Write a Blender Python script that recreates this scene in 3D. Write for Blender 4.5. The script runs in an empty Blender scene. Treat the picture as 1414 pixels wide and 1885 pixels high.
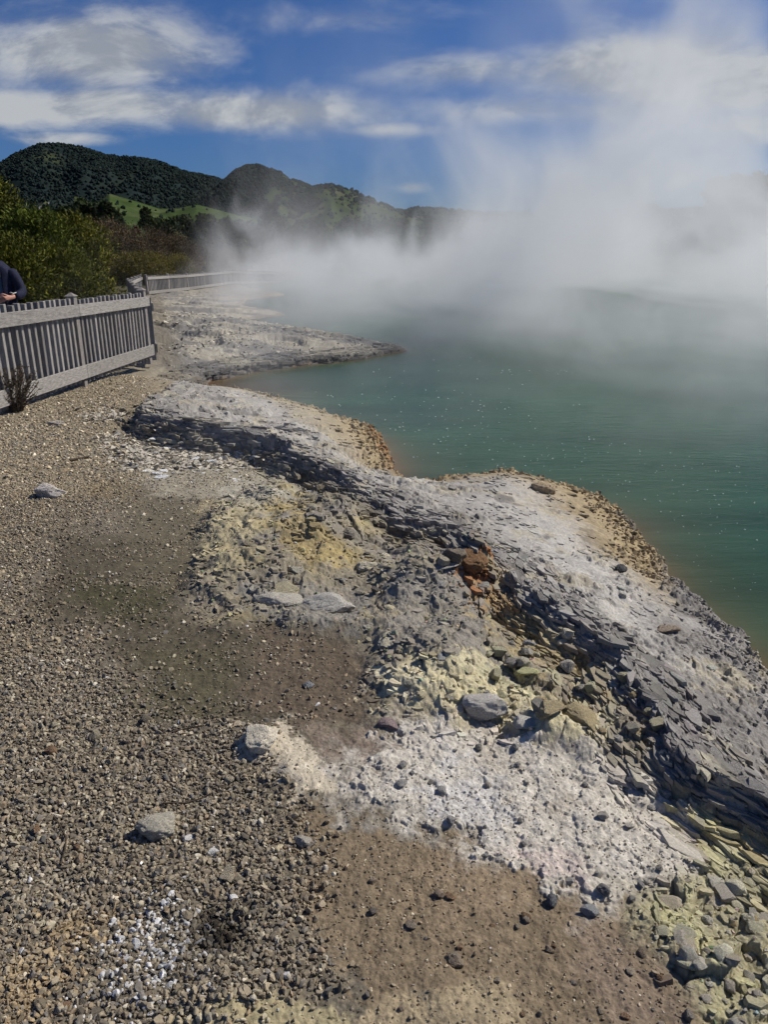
import bpy, bmesh, math, random
import numpy as np
from mathutils import Vector, Matrix

random.seed(7)
RNG = np.random.default_rng(11)
F32 = np.float32
S = bpy.context.scene
COL = S.collection

# ------------------------------------------------------------------ camera model
FPX, CU, CV = 1371.0, 707.0, 942.5
PITCH = math.radians(19.15)
CP, SP = math.cos(PITCH), math.sin(PITCH)
CAMZ = 1.62
ZW = -0.55                       # water level


def ray(u, v):
    a = (u - CU) / FPX
    b = (CV - v) / FPX
    return a, CP + b * SP, -SP + b * CP


def at(u, v, z=0.0):
    """point of the place on height z seen at photo pixel (u, v)"""
    a, y, k = ray(u, v)
    t = (z - CAMZ) / k
    return Vector((a * t, y * t, z))


def at_y(u, v, yy):
    a, y, k = ray(u, v)
    t = yy / y
    return Vector((a * t, yy, CAMZ + k * t))


def project(x, y, z):
    dz = z - CAMZ
    dep = y * CP - dz * SP
    up = y * SP + dz * CP
    dep = np.maximum(dep, 0.05)
    return CU + FPX * x / dep, CV - FPX * up / dep


# ------------------------------------------------------------------ numpy noise
def _hash(xi, yi, seed):
    h = (xi.astype(np.int64) * 374761393 + yi.astype(np.int64) * 668265263 + seed * 974634777) & 0xffffffff
    h = ((h ^ (h >> 13)) * 1274126177) & 0xffffffff
    return h ^ (h >> 16)


def perlin(x, y, seed=0):
    xf, yf = np.floor(x), np.floor(y)
    dx, dy = (x - xf).astype(F32), (y - yf).astype(F32)
    xi, yi = xf.astype(np.int64), yf.astype(np.int64)

    def g(ix, iy, ax, ay):
        an = (_hash(ix, iy, seed) & 1023).astype(F32) * F32(2 * math.pi / 1024)
        return np.cos(an) * ax + np.sin(an) * ay
    n00 = g(xi, yi, dx, dy)
    n10 = g(xi + 1, yi, dx - 1, dy)
    n01 = g(xi, yi + 1, dx, dy - 1)
    n11 = g(xi + 1, yi + 1, dx - 1, dy - 1)
    sx = dx * dx * dx * (dx * (dx * 6 - 15) + 10)
    sy = dy * dy * dy * (dy * (dy * 6 - 15) + 10)
    return ((n00 * (1 - sx) + n10 * sx) * (1 - sy) + (n01 * (1 - sx) + n11 * sx) * sy) * F32(1.5)


def fbm(x, y, octv=4, seed=0, gain=0.5, lac=2.03):
    r = np.zeros(np.shape(x), F32)
    a, tot = 1.0, 0.0
    for i in range(octv):
        r += F32(a) * perlin(x, y, seed + i * 17)
        tot += a
        x = x * lac + 3.7
        y = y * lac - 1.3
        a *= gain
    return r / F32(tot)


def ridged(x, y, octv=3, seed=0):
    r = np.zeros(np.shape(x), F32)
    a, tot = 1.0, 0.0
    for i in range(octv):
        r += F32(a) * (1 - np.abs(perlin(x, y, seed + i * 31)) * 2)
        tot += a
        x = x * 2.1 + 5.1
        y = y * 2.1 + 9.2
        a *= 0.5
    return r / F32(tot)


def worley(x, y, seed=0):
    """distance to nearest, to second nearest and a random number per cell"""
    xf, yf = np.floor(x).astype(np.int64), np.floor(y).astype(np.int64)
    d1 = np.full(np.shape(x), 9.0, F32)
    d2 = d1.copy()
    cid = np.zeros(np.shape(x), F32)
    for i in (-1, 0, 1):
        for j in (-1, 0, 1):
            h = _hash(xf + i, yf + j, seed)
            px = xf + i + (h & 255) / 255.0
            py = yf + j + ((h >> 8) & 255) / 255.0
            d = np.hypot(px - x, py - y).astype(F32)
            c = ((h >> 16) & 255).astype(F32) / 255
            new = d < d1
            d2 = np.where(new, d1, np.minimum(d2, d))
            cid = np.where(new, c, cid)
            d1 = np.where(new, d, d1)
    return d1, d2, cid


def plates(x, y, seed=0, tilt=.35):
    """broken slabs: every cell a plane of its own height and tilt; also the distance to the nearest joint"""
    xf, yf = np.floor(x).astype(np.int64), np.floor(y).astype(np.int64)
    d1 = np.full(np.shape(x), 9.0, F32)
    d2 = d1.copy()
    hh = np.zeros(np.shape(x), F32)
    for i in (-1, 0, 1):
        for j in (-1, 0, 1):
            h = _hash(xf + i, yf + j, seed)
            ox = (xf + i + (h & 255) / 255.0 - x).astype(F32)
            oy = (yf + j + ((h >> 8) & 255) / 255.0 - y).astype(F32)
            d = np.maximum(np.abs(ox), np.abs(oy)) * .6 + np.hypot(ox, oy) * .4
            c = ((h >> 16) & 255).astype(F32) / 255 - .5
            gx = ((h >> 4) & 63).astype(F32) / 31.5 - 1
            gy = ((h >> 12) & 63).astype(F32) / 31.5 - 1
            new = d < d1
            d2 = np.where(new, d1, np.minimum(d2, d))
            hh = np.where(new, c - tilt * (gx * ox + gy * oy), hh)
            d1 = np.where(new, d, d1)
    return hh, d2 - d1


def sstep(a, b, x):
    t = np.clip((x - a) / (b - a), 0, 1)
    return t * t * (3 - 2 * t)


def noise3(p, seed=0):
    """value noise on an (n,3) array, about -1..1"""
    f = np.floor(p)
    d = p - f
    d = d * d * (3 - 2 * d)
    fi = f.astype(np.int64)
    out = np.zeros(len(p))
    for i in (0, 1):
        for j in (0, 1):
            for k in (0, 1):
                h = _hash(fi[:, 0] + i + (fi[:, 2] + k) * 57, fi[:, 1] + j + (fi[:, 2] + k) * 131, seed)
                v = (h & 1023) / 511.5 - 1
                w = (d[:, 0] if i else 1 - d[:, 0]) * (d[:, 1] if j else 1 - d[:, 1]) * (d[:, 2] if k else 1 - d[:, 2])
                out += v * w
    return out


# ------------------------------------------------------------------ geometry on polylines
def seg_dist(x, y, pts, vals=None):
    """distance to an open polyline, arc length, side (+ left of travel) and a value interpolated along it"""
    best = np.full(np.shape(x), 1e9, F32)
    arc = np.zeros(np.shape(x), F32)
    side = np.ones(np.shape(x), F32)
    val = np.zeros(np.shape(x), F32)
    s0 = 0.0
    for i in range(len(pts) - 1):
        ax, ay = pts[i][0], pts[i][1]
        bx, by = pts[i + 1][0], pts[i + 1][1]
        L2 = (bx - ax) ** 2 + (by - ay) ** 2
        L = math.sqrt(L2)
        t = np.clip(((x - ax) * (bx - ax) + (y - ay) * (by - ay)) / L2, 0, 1)
        d = np.hypot(x - ax - t * (bx - ax), y - ay - t * (by - ay)).astype(F32)
        m = d < best
        best = np.where(m, d, best)
        arc = np.where(m, s0 + t * L, arc)
        cr = (bx - ax) * (y - ay) - (by - ay) * (x - ax)
        side = np.where(m, np.sign(cr), side)
        if vals is not None:
            val = np.where(m, vals[i] * (1 - t) + vals[i + 1] * t, val)
        s0 += L
    return best, arc, side, val


def poly_sd(x, y, pts):
    """signed distance to a closed polygon, + inside"""
    pts = list(pts)
    d = seg_dist(x, y, pts + [pts[0]])[0]
    ins = np.zeros(np.shape(x), bool)
    n = len(pts)
    for i in range(n):
        x1, y1 = pts[i][0], pts[i][1]
        x2, y2 = pts[(i + 1) % n][0], pts[(i + 1) % n][1]
        if y1 == y2:
            continue
        c = ((y1 > y) != (y2 > y)) & (x < (x2 - x1) * (y - y1) / (y2 - y1) + x1)
        ins ^= c
    return np.where(ins, d, -d)


# ------------------------------------------------------------------ lines of the place
LIP = [(1640, 1500, -.35), (1500, 1300, -.35), (1405, 1206, -.35), (1388, 1168, -.35), (1335, 1132, -.35),
       (1290, 1097, -.36), (1228, 1058, -.38), (1203, 1012, -.4), (1168, 985, -.42), (1148, 945, -.42), (1100, 920, -.42),
       (1010, 892, -.42), (905, 880, -.42), (830, 891, -.44), (765, 906, -.45), (730, 886, -.45), (717, 832, -.43),
       (692, 797, -.44), (600, 767, -.46), (480, 737, -.50), (400, 727, -.50), (342, 713, -.48), (384, 698, -.52),
       (470, 681, -.52), (560, 669, -.52), (640, 661, -.52), (742, 642, -.5), (690, 629, -.5), (620, 620, -.5),
       (560, 606, -.5), (505, 597, -.5), (448, 586, -.48), (520, 577, -.5), (500, 570, -.5), (440, 560, -.45), (450, 549, -.45),
       (523, 541, -.5), (480, 531, -.48), (432, 524, -.45), (470, 510, -.45)]
LAKE = [tuple(at(u, v, z))[:2] for u, v, z in LIP] + [(-8, 80), (0, 92), (30, 96), (50, 90), (46, 50), (22, 12), (10, 2), (5, .6)]
CREST = [(338, 704, .0), (290, 724, .16), (262, 745, .22), (300, 756, .24), (380, 768, .22), (450, 778, .2), (510, 802, .18), (560, 828, .13),
         (600, 855, .11), (640, 880, .08), (690, 915, .05), (740, 947, .03), (830, 975, .03), (900, 1002, .04), (950, 1050, .06),
         (1000, 1092, .1), (1080, 1145, .1), (1140, 1190, .08), (1190, 1252, .085), (1240, 1322, .09), (1300, 1392, .09),
         (1370, 1440, .08), (1440, 1482, .08), (1600, 1560, .08)]
CRESTW = [tuple(at(u, v, z))[:2] for u, v, z in CREST]
CRESTZ = [c[2] for c in CREST]
NEAR_LIP = [tuple(at(u, v, z))[:2] for u, v, z in LIP[:22]]
SHELF = CRESTW + NEAR_LIP
OUT1 = [(352, 960), (415, 895), (520, 868), (640, 900), (740, 965), (880, 1010), (1000, 1110), (1130, 1200), (1190, 1290), (1240, 1380),
        (1130, 1390), (1040, 1352), (950, 1345), (850, 1335), (762, 1322), (690, 1296), (678, 1245), (700, 1192), (655, 1148),
        (570, 1140), (480, 1122), (390, 1130), (330, 1095), (365, 1010)]
OUT1W = [tuple(at(u, v, .06))[:2] for u, v in OUT1]
RIM2 = [(1240, 1400), (1330, 1480), (1500, 1580), (1600, 1900), (1330, 1960), (1260, 1800), (1170, 1690), (1190, 1620), (1290, 1560), (1270, 1480)]
RIM2W = [tuple(at(u, v, .03))[:2] for u, v in RIM2]
FOOT = [(262, 800), (420, 822), (520, 868), (600, 905), (690, 945)]
BUMPS = [  # u, v, radius px, height m
    (480, 1365, 45, .055), (545, 1425, 55, .045), (700, 1405, 80, .02), (870, 1050, 55, .16), (760, 1080, 90, .10), (560, 985, 110, .10), (640, 945, 80, .08),
    (800, 1250, 90, .05), (1010, 1330, 60, .05), (600, 1850, 160, .03), (430, 1870, 90, .05), (830, 1830, 130, .025), (330, 1640, 60, .02),
    (100, 905, 40, .03), (1180, 1480, 160, .02), (430, 1160, 60, .02), (1100, 1215, 50, -.07), (980, 1165, 50, -.05), (720, 1000, 60, -.06),
    (900, 1130, 40, -.05), (400, 1700, 60, -.025), (470, 1050, 60, .05)]
BUMPW = []
for u, v, r, h in BUMPS:
    p = at(u, v, 0)
    q = at(u + r, v, 0)
    BUMPW.append((p.x, p.y, (q - p).length * 1.15, h))


def base_z(x, y):
    z = -0.36 * sstep(11, 42, y)
    return z.astype(F32)


def terrain(x, y, paint=True):
    x = np.asarray(x, np.float64)
    y = np.asarray(y, np.float64)
    near = sstep(26, 9, y)
    # ragged outlines: bend the map before measuring distances
    wx = fbm(x * 2.3, y * 2.3, 4, 5, .6) * .10 + fbm(x * 14, y * 14, 3, 6, .6) * .012
    wy = fbm(x * 2.3, y * 2.3, 4, 7, .6) * .10 + fbm(x * 14, y * 14, 3, 8, .6) * .012
    far = 1 + sstep(8, 30, y) * 1.6
    lx, ly = fbm(x * 1.9, y * 1.9, 4, 5, .55) * .16, fbm(x * 1.9, y * 1.9, 4, 7, .55) * .16
    X, Y = x + wx * far, y + wy * far
    XL, YL = x + lx, y + ly
    z = base_z(x, y)
    z += fbm(x * .35, y * .35, 2, 20) * .05
    z += .10 * sstep(-4.6, -6.0, x) * sstep(5, 8, y) * sstep(30, 18, y)           # raised walk behind the fence
    flat = z.copy()
    # land that slopes to the pool
    sdl = poly_sd(X, Y, LAKE)
    away = np.maximum(-sdl, 0)
    lipz = -.40 - .09 * sstep(14.5, 18, y)
    z = z + (lipz - z) * np.exp(-away / (0.55 + .05 * y))
    # far terrace: dark ledges and hollows
    ft = sstep(10.5, 13, y) * sstep(60, 30, y) * sstep(-.5, .5, x + .307 * y + .2)
    ftl = ft * sstep(.1, 1.6, away)
    st = perlin(x * .55 + y * .12, y * .9, 41)
    z += ftl * (.11 * sstep(-.03, .10, st) - .055 + .06 * fbm(x * 1.3, y * 1.9, 5, 43, .55) + .03 * fbm(x * 6, y * 6, 3, 45, .6))
    m1 = plates(x * 1.6 + wx * 6, y * 2.2 + wy * 6, 46, .8)[0]
    m2 = plates(x * 5 + wx * 8, y * 6 + wy * 8, 47, .8)[0]
    z += ftl * (.035 * m1 + .015 * m2)
    zt = z + ft * .012 * fbm(x * 4, y * 4, 2, 44)
    q = .05
    fr = zt / q
    z = z * (1 - ft * .6) + ft * .6 * q * (np.floor(fr) + sstep(.5, .95, fr - np.floor(fr)))
    # bumps
    for bx, by, br, bh in BUMPW:
        dd = ((x - bx) ** 2 + (y - by) ** 2) / (br * br)
        z += bh * np.exp(-dd * 1.6) * (1 + .35 * fbm(x * 9, y * 9, 3, 61)).astype(F32)
    # rough raised outcrop between gravel and shelf
    o = poly_sd(XL, YL, OUT1W)
    om = sstep(-.09, .12, o + .05 * fbm(x * 4, y * 4, 3, 70))
    dC, arC, sC, _ = seg_dist(XL, YL, CRESTW)
    big = fbm(x * 1.5 + y * .4, y * 1.9 - x * .5, 4, 71, .48)
    rd = ridged(arC * 1.5, dC * 6, 3, 72)
    rd2 = perlin(arC * 4, dC * 22, 75)
    j1, j2 = fbm(x * 5, y * 5, 3, 170) * .5, fbm(x * 5, y * 5, 3, 171) * .5
    a1, e1 = plates(arC * 3.2 + j1, dC * 5.5 + j2, 73, .8)
    a2, e2 = plates(arC * 9 + j1 * 2, dC * 14 + j2 * 2, 78, .9)
    a3, e3 = plates(x * 24 + j1 * 3, y * 30 + j2 * 3, 79, .9)
    sel = sstep(-.25, .10, fbm(x * 1.3, y * 1.3, 3, 76))
    sel2 = sstep(-.15, .2, fbm(x * 2.3, y * 2.3, 3, 86))
    oh = .045 + .12 * big + .018 * rd + .035 * np.exp(-dC / .35)
    oh = oh + sel * (a1 * .026 - sstep(.08, .0, e1) * .008) + (.3 + .7 * sel2) * (a2 * .007 - sstep(.10, .0, e2) * .002) + (.35 + .65 * sel) * a3 * .003 * sstep(6, 3, y)
    q = .020
    fr = (oh + .005 * fbm(x * 7, y * 7, 2, 74)) / q
    oh = oh * .7 + .3 * q * (np.floor(fr) + sstep(.5, .9, fr - np.floor(fr)))
    oh = oh + .004 * fbm(x * 50, y * 50, 2, 77, .65) * sstep(4.5, 2.5, y) + .006 * fbm(x * 16, y * 16, 3, 177, .6)
    z += om * np.maximum(oh, -.06)
    # second rubble rim at the lower right
    r2 = sstep(-.02, .06, poly_sd(X, Y, RIM2W))
    b1, f1 = plates((x + y) * 5 + j1, (y - x) * 9 + j2, 83, .9)
    b2, f2 = plates((x + y) * 14 + j1, (y - x) * 22 + j2, 85, .9)
    z += r2 * (.012 + .06 * fbm(x * 3, y * 3, 3, 81, .5) + b1 * .028 - sstep(.1, 0, f1) * .008 + b2 * .010 + .003 * fbm(x * 50, y * 50, 2, 84, .6))
    # layered shelf along the pool
    dS, arc, side, hz = seg_dist(XL, YL, CRESTW, CRESTZ)
    insh = poly_sd(XL, YL, SHELF)
    dl = seg_dist(X, Y, NEAR_LIP)[0]
    t = dS / (dS + dl + 1e-4)
    tl = np.clip(t + .10 * fbm(x * 1.4, y * 1.4, 3, 190), 0, 1)
    top = .78 * hz * (1 - tl) + (-.36 - .14 * sstep(7.5, 10.5, y)) * tl
    sd = np.where(insh > 0, dS, -dS)
    flake = ridged(arc * 1.6, sd * 13, 3, 91)
    flake2 = perlin(arc * 5, sd * 34, 92)
    und = fbm(x * 1.7, y * 1.7, 4, 93)
    band = np.exp(-np.maximum(sd, 0) / .28) * (sd > 0)
    rough = fbm(x * 6, y * 6, 5, 94, .62)
    g1, h1 = plates(arc * 2.2 + j1, sd * 7 + j2, 98, .9)
    g2, h2 = plates(arc * 6.5 + j1 * 2, sd * 20 + j2 * 2, 99, .9)
    g3, h3 = plates(x * 9 + j1 * 2, y * 9 + j2 * 2, 198, .8)
    g4, h4 = plates(x * 26 + j1 * 3, y * 26 + j2 * 3, 199, .8)
    top = top + .10 * und * sstep(0, .25, t) * (1 - .7 * sstep(.6, 1, t)) + (.25 + .75 * band) * (.030 * g1 - .006 * sstep(.08, 0, h1)) + (.35 + .65 * band) * (.011 * g2 - .003 * sstep(.1, 0, h2))
    top = top + band * .02 * flake + (1 - band) * (.046 * rough + .020 * g3 * sstep(-.2, .2, rough)) + .006 * g4
    # coral-like crust near the lip
    crust = sstep(.45, .9, t)
    k1 = worley(x * 15, y * 15, 95)[0]
    k3 = worley(x * 34, y * 34, 199)[0]
    top = top + crust * (.022 * (1 - k1 * 1.4) + .012 * (1 - k3 * 1.4) + .012 * fbm(x * 30, y * 30, 3, 96, .6)) - .02 * crust
    q = .028
    fr = (top + .004 * fbm(x * 6, y * 6, 2, 97)) / q
    ter = q * (np.floor(fr) + sstep(.45, .97, fr - np.floor(fr)))
    wt = .55 * np.exp(-np.maximum(sd, 0) / .5) + .08
    top = top * (1 - wt) + ter * wt
    fw = .24 + .12 * sstep(5, 9, y)
    face = sstep(-fw, .03, sd + .04 * (flake - .4) + .03 * g1)
    foot = z - .03 * np.exp(-((sd + .2) / .12) ** 2)
    hs = foot * (1 - face) + np.maximum(top, foot) * face + face * (1 - face) * (.03 * g1 + .02 * g2)
    # strata showing in the step face
    q = .030
    fr = (hs + .006 * flake2 + .010 * perlin(arc * 1.3, sd * 3, 100)) / q
    ter = q * (np.floor(fr) + sstep(.4, .97, fr - np.floor(fr)))
    fm = np.clip(face * (1 - face) * 4, 0, 1)
    hs = hs * (1 - fm * .7) + ter * fm * .7
    rin = sstep(-.45, -.25, sd) * sstep(40, 20, y)
    shelf_on = np.where(insh > 0, 1.0, rin)
    z = z * (1 - shelf_on) + hs * shelf_on
    # fine relief
    z += (.004 + .005 * om) * fbm(x * 28, y * 28, 3, 101, .6) * sstep(14, 5, y)
    z += .012 * fbm(x * 5, y * 5, 4, 103) * near + .0022 * fbm(x * 70, y * 70, 2, 104) * sstep(5, 2, y) + .011 * fbm(x * 11, y * 11, 4, 105, .6) * sstep(6, 3, y) * (1 - om)
    # thin white crust with a broken edge
    uq, vq = project(x, y, z)
    sq = np.clip(FPX / np.maximum(y, .5) * .10, 4, 60)
    cq = poly_sd(uq + (fbm(x * 2.2, y * 2.2, 4, 121, .6) * 1.6 + fbm(x * 12, y * 12, 4, 122, .6) * 1.3) * sq, vq + fbm(x * 9, y * 9, 4, 128, .6) * sq,
                 [(600, 1450), (690, 1385), (760, 1335), (880, 1345), (1050, 1370), (1180, 1430), (1270, 1500), (1320, 1570), (1280, 1640), (1170, 1630), (1080, 1680), (960, 1605), (860, 1575), (800, 1520), (700, 1490)])
    cq2 = sstep(-4, 5, cq)
    z += cq2 * (.006 + .010 * sstep(.0, .05, fbm(x * 7, y * 7, 4, 129, .6)) * .6 + .003 * fbm(x * 40, y * 40, 3, 130, .6))
    # pool bed
    rag = (.06 * fbm(x * 5, y * 5, 4, 111, .55) + .03 * g3 + .012 * g4) * sstep(13, 8, y)
    drop = sstep(-.03, .10 + .010 * np.clip(y - 7, 0, 12) + .05 * np.clip(y - 16, 0, 6), sdl + rag)
    z = z * (1 - drop) + (-1.1) * drop
    beach = sstep(.0, .04, sdl) * 0
    outer = sstep(45, 70, np.hypot(x, y))
    z = z * (1 - outer * (drop < .5)) + (-.35) * outer * (drop < .5)
    if not paint:
        return z
    # ---------------------------------------------------------- colours of the materials themselves
    u, v = project(x, y, z)
    nz = fbm(x * 2.2, y * 2.2, 5, 121, .6)
    nf = fbm(x * 12, y * 12, 4, 122, .6)
    nff = fbm(x * 45, y * 45, 3, 123, .6)
    sc = np.clip(FPX / np.maximum(y, .5) * .10, 4, 60)                 # ragged border in pixels: about 10 cm
    U, V = u + (nz * 1.6 + nf * 1.4 + nff * .5) * sc, v + (fbm(x * 2.2, y * 2.2, 5, 125, .6) * 1.6 + fbm(x * 12, y * 12, 4, 126, .6) * 1.5) * sc * .7

    c = np.zeros((len(x), 3), F32)
    c[:] = (.150, .130, .098)

    def lay(col, m):
        m = np.clip(m, 0, 1)[:, None]
        c[:] = c * (1 - m) + np.array(col, F32)[None] * m

    def poly(col, pts, soft=20, amt=1.0):
        m = sstep(-soft * .6, soft * .6, poly_sd(U, V, pts))
        lay(col, m * amt)
        return m
    # gravel bed and upper beige gravel
    poly((.27, .225, .155), [(-300, 700), (330, 640), (420, 700), (260, 760), (330, 830), (200, 900), (-100, 930), (-300, 900)], 40, .8)
    poly((.31, .28, .215), [(130, 800), (420, 800), (560, 880), (420, 930), (230, 890)], 25, .8)
    poly((.080, .068, .046), [(120, 990), (380, 1000), (330, 1110), (480, 1130), (680, 1170), (660, 1300), (440, 1330), (330, 1320), (200, 1180), (60, 1130)], 35, .85)
    poly((.058, .056, .028), [(160, 1080), (310, 1070), (300, 1130), (170, 1150)], 25, .7)
    poly((.085, .078, .045), [(300, 1180), (430, 1200), (420, 1280), (280, 1330), (220, 1270)], 25, .6)
    poly((.125, .095, .068), [(480, 1150), (690, 1190), (680, 1300), (560, 1350), (470, 1280)], 25, .7)
    poly((.21, .15, .055), [(155, 888), (250, 890), (240, 920), (165, 915)], 12, .8)
    poly((.12, .105, .07), [(190, 880), (370, 940), (370, 1090), (250, 1080), (230, 960)], 30, .7)
    poly((.185, .143, .094), [(520, 1480), (900, 1560), (1150, 1640), (1330, 1900), (1300, 2100), (700, 2000), (640, 1830), (560, 1640)], 30, .95)
    poly((.25, .19, .125), [(760, 1560), (980, 1600), (960, 1700), (800, 1700)], 40, .6)
    poly((.215, .165, .125), [(1050, 1680), (1230, 1760), (1300, 1900), (1080, 1860)], 40, .6)
    poly((.22, .165, .13), [(560, 1340), (760, 1330), (780, 1400), (620, 1420)], 30, .6)
    # yellow grey outcrop
    mo = om
    lay((.245, .215, .160), mo * .95)
    lay((.36, .30, .165), mo * sstep(-.05, .3, nz) * .8)
    lay((.215, .200, .180), mo * sstep(.0, .35, fbm(x * 1.6, y * 1.6, 4, 131)) * .8)
    poly((.43, .37, .225), [(375, 940), (470, 920), (500, 960), (440, 1000), (450, 1070), (390, 1060)], 22, .75)
    poly((.35, .265, .105), [(470, 960), (560, 930), (640, 990), (700, 1040), (560, 1030)], 22, .6)
    poly((.45, .43, .36), [(405, 900), (500, 880), (560, 900), (500, 940), (420, 930)], 22, .5)
    poly((.235, .22, .195), [(690, 1030), (860, 1020), (880, 1120), (830, 1160), (700, 1120)], 22, .75)
    poly((.215, .205, .185), [(440, 1085), (560, 1075), (660, 1100), (700, 1160), (540, 1145), (450, 1120)], 14, .7)
    poly((.34, .27, .14), [(880, 1100), (1010, 1130), (1110, 1220), (1090, 1250), (900, 1170)], 25, .7)
    poly((.52, .465, .30), [(700, 1225), (860, 1200), (930, 1260), (1080, 1290), (1090, 1350), (900, 1330), (760, 1310), (690, 1290)], 14, .85)
    poly((.55, .50, .37), [(690, 1230), (830, 1235), (850, 1290), (740, 1290)], 14, .6)
    poly((.46, .43, .27), [(880, 1220), (1000, 1215), (1010, 1270), (900, 1280)], 14, .7)
    poly((.33, .15, .055), [(842, 1020), (900, 1010), (912, 1065), (870, 1080), (845, 1060)], 10, .85)
    poly((.33, .20, .075), [(900, 1070), (1010, 1120), (970, 1140), (860, 1100)], 12, .6)
    # white crust
    cr = poly((.48, .445, .385), [(690, 1380), (760, 1330), (880, 1345), (1050, 1365), (1180, 1420), (1280, 1490), (1340, 1570), (1290, 1650), (1180, 1640), (1080, 1690), (960, 1610), (860, 1580), (800, 1520), (700, 1490), (600, 1470), (560, 1420)], 75, .9)
    cr = np.maximum(cr * .8, cq2)
    lay((.47, .435, .375), cq2 * .75)
    poly((.475, .46, .44), [(740, 1430), (880, 1400), (950, 1470), (880, 1540), (790, 1500)], 35, .8)
    poly((.52, .44, .395), [(880, 1560), (1010, 1570), (1070, 1660), (960, 1620)], 24, .8)
    poly((.50, .44, .34), [(438, 1335), (520, 1325), (570, 1400), (600, 1460), (520, 1480), (440, 1400)], 14, .85)
    lay((.36, .31, .24), cr * sstep(.02, .35, nz) * .65)
    lay((.47, .43, .30), cr * sstep(-.05, .3, fbm(x * 4, y * 4, 4, 152, .6)) * sstep(1000, 1300, u) * .6)
    lay((.54, .515, .47), cr * sstep(.1, .4, nf) * .3)
    # yellow and tan crust along the bottom edge
    poly((.36, .31, .185), [(300, 1850), (420, 1830), (600, 1845), (650, 1900), (560, 2000), (260, 1960)], 22, .85)
    poly((.33, .27, .175), [(640, 1835), (830, 1790), (960, 1830), (1000, 1960), (660, 1960)], 22, .75)
    poly((.33, .24, .13), [(100, 1690), (200, 1680), (180, 1730), (100, 1740)], 14, .7)
    poly((.33, .24, .13), [(40, 1760), (110, 1770), (100, 1850), (30, 1840)], 14, .7)
    poly((.012, .010, .010), [(370, 1690), (420, 1680), (410, 1720), (380, 1730)], 8, .9)
    # rubble rim
    lay((.34, .31, .20), r2 * .9)
    lay((.42, .40, .215), r2 * sstep(.0, .35, nz) * .8)
    lay((.24, .185, .14), r2 * sstep(1700, 1800, V) * sstep(1330, 1240, U) * .8)
    poly((.42, .36, .19), [(1260, 1470), (1340, 1500), (1440, 1540), (1440, 1620), (1330, 1560)], 20, .8)
    # layered shelf
    sh = np.where(insh > 0, 1.0, sstep(-.10, .0, sd) * (shelf_on > .2))
    lay((.300, .283, .258), sh)
    lay((.40, .38, .345), sh * sstep(.15, .5, t) * sstep(-.3, .3, nz) * .85)
    lay((.44, .42, .385), sh * sstep(900, 980, u) * sstep(.15, .35, t) * sstep(.95, .7, t) * .6)
    lay((.180, .168, .156), sh * sstep(1130, 1260, u) * sstep(-.35, .25, nz + .2) * .85)
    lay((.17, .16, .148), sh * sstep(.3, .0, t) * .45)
    st1 = fbm(x * 2.6 + 4, y * 2.6, 5, 161, .6)
    lay((.40, .355, .255), sh * sstep(.08, .3, st1) * .65)
    lay((.13, .12, .108), sh * sstep(.10, .32, fbm(x * 3.1, y * 3.1 + 7, 5, 162, .62)) * .7)
    lay((.30, .225, .115), sh * crust * sstep(1260, 1190, u) * sstep(.5, .75, t + nf * .12) * .85)
    lay((.37, .30, .185), sh * crust * sstep(1260, 1190, u) * sstep(.0, .4, nf) * .6)
    lay((.30, .155, .065), sh * sstep(.90, 1.0, t + nf * .12) * sstep(110, 40, np.abs(u - 735)) * .8)
    lay((.36, .32, .235), sh * sstep(690, 560, u) * sstep(.55, .8, t) * .6)
    # far terrace
    lay((.36, .33, .27), ft * .85)
    lay((.17, .165, .16), ft * sstep(.0, .22, fbm(x * .5, y * .75, 4, 141) + .14 * sstep(-9, 0, x + .12 * y)) * .85)
    lay((.44, .41, .33), ft * sstep(.05, .3, fbm(x * 3, y * 3, 4, 143)) * sstep(.3, -.1, perlin(x * .5, y * .75, 141)) * .7)
    lay((.14, .115, .075), ft * sstep(.6, .0, x + .295 * y - .05) * .6)
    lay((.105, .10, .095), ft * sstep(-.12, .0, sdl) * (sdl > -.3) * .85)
    wl = np.exp(-np.abs(z - ZW) / .035) * (sdl > -.25)
    lay((.33, .25, .17), wl * .8 * (1 - sh * .6))
    # beyond the fence: walk, then dark scrub floor
    out = sstep(.15, -.15, x + .30 * y + .2) * sstep(4, 6, y)
    lay((.20, .17, .12), out * .8)
    lay((.055, .050, .022), out * sstep(-.5, .8, -x - 6.9 - .05 * y) * .9)
    lay((.05, .048, .022), outer)
    # grain
    g = 1 + nff * .38 + nf * .22
    c *= np.clip(g, .45, 1.6)[:, None].astype(F32)
    return z, np.clip(c, .004, .85), sdl, om, sh, cr


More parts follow.
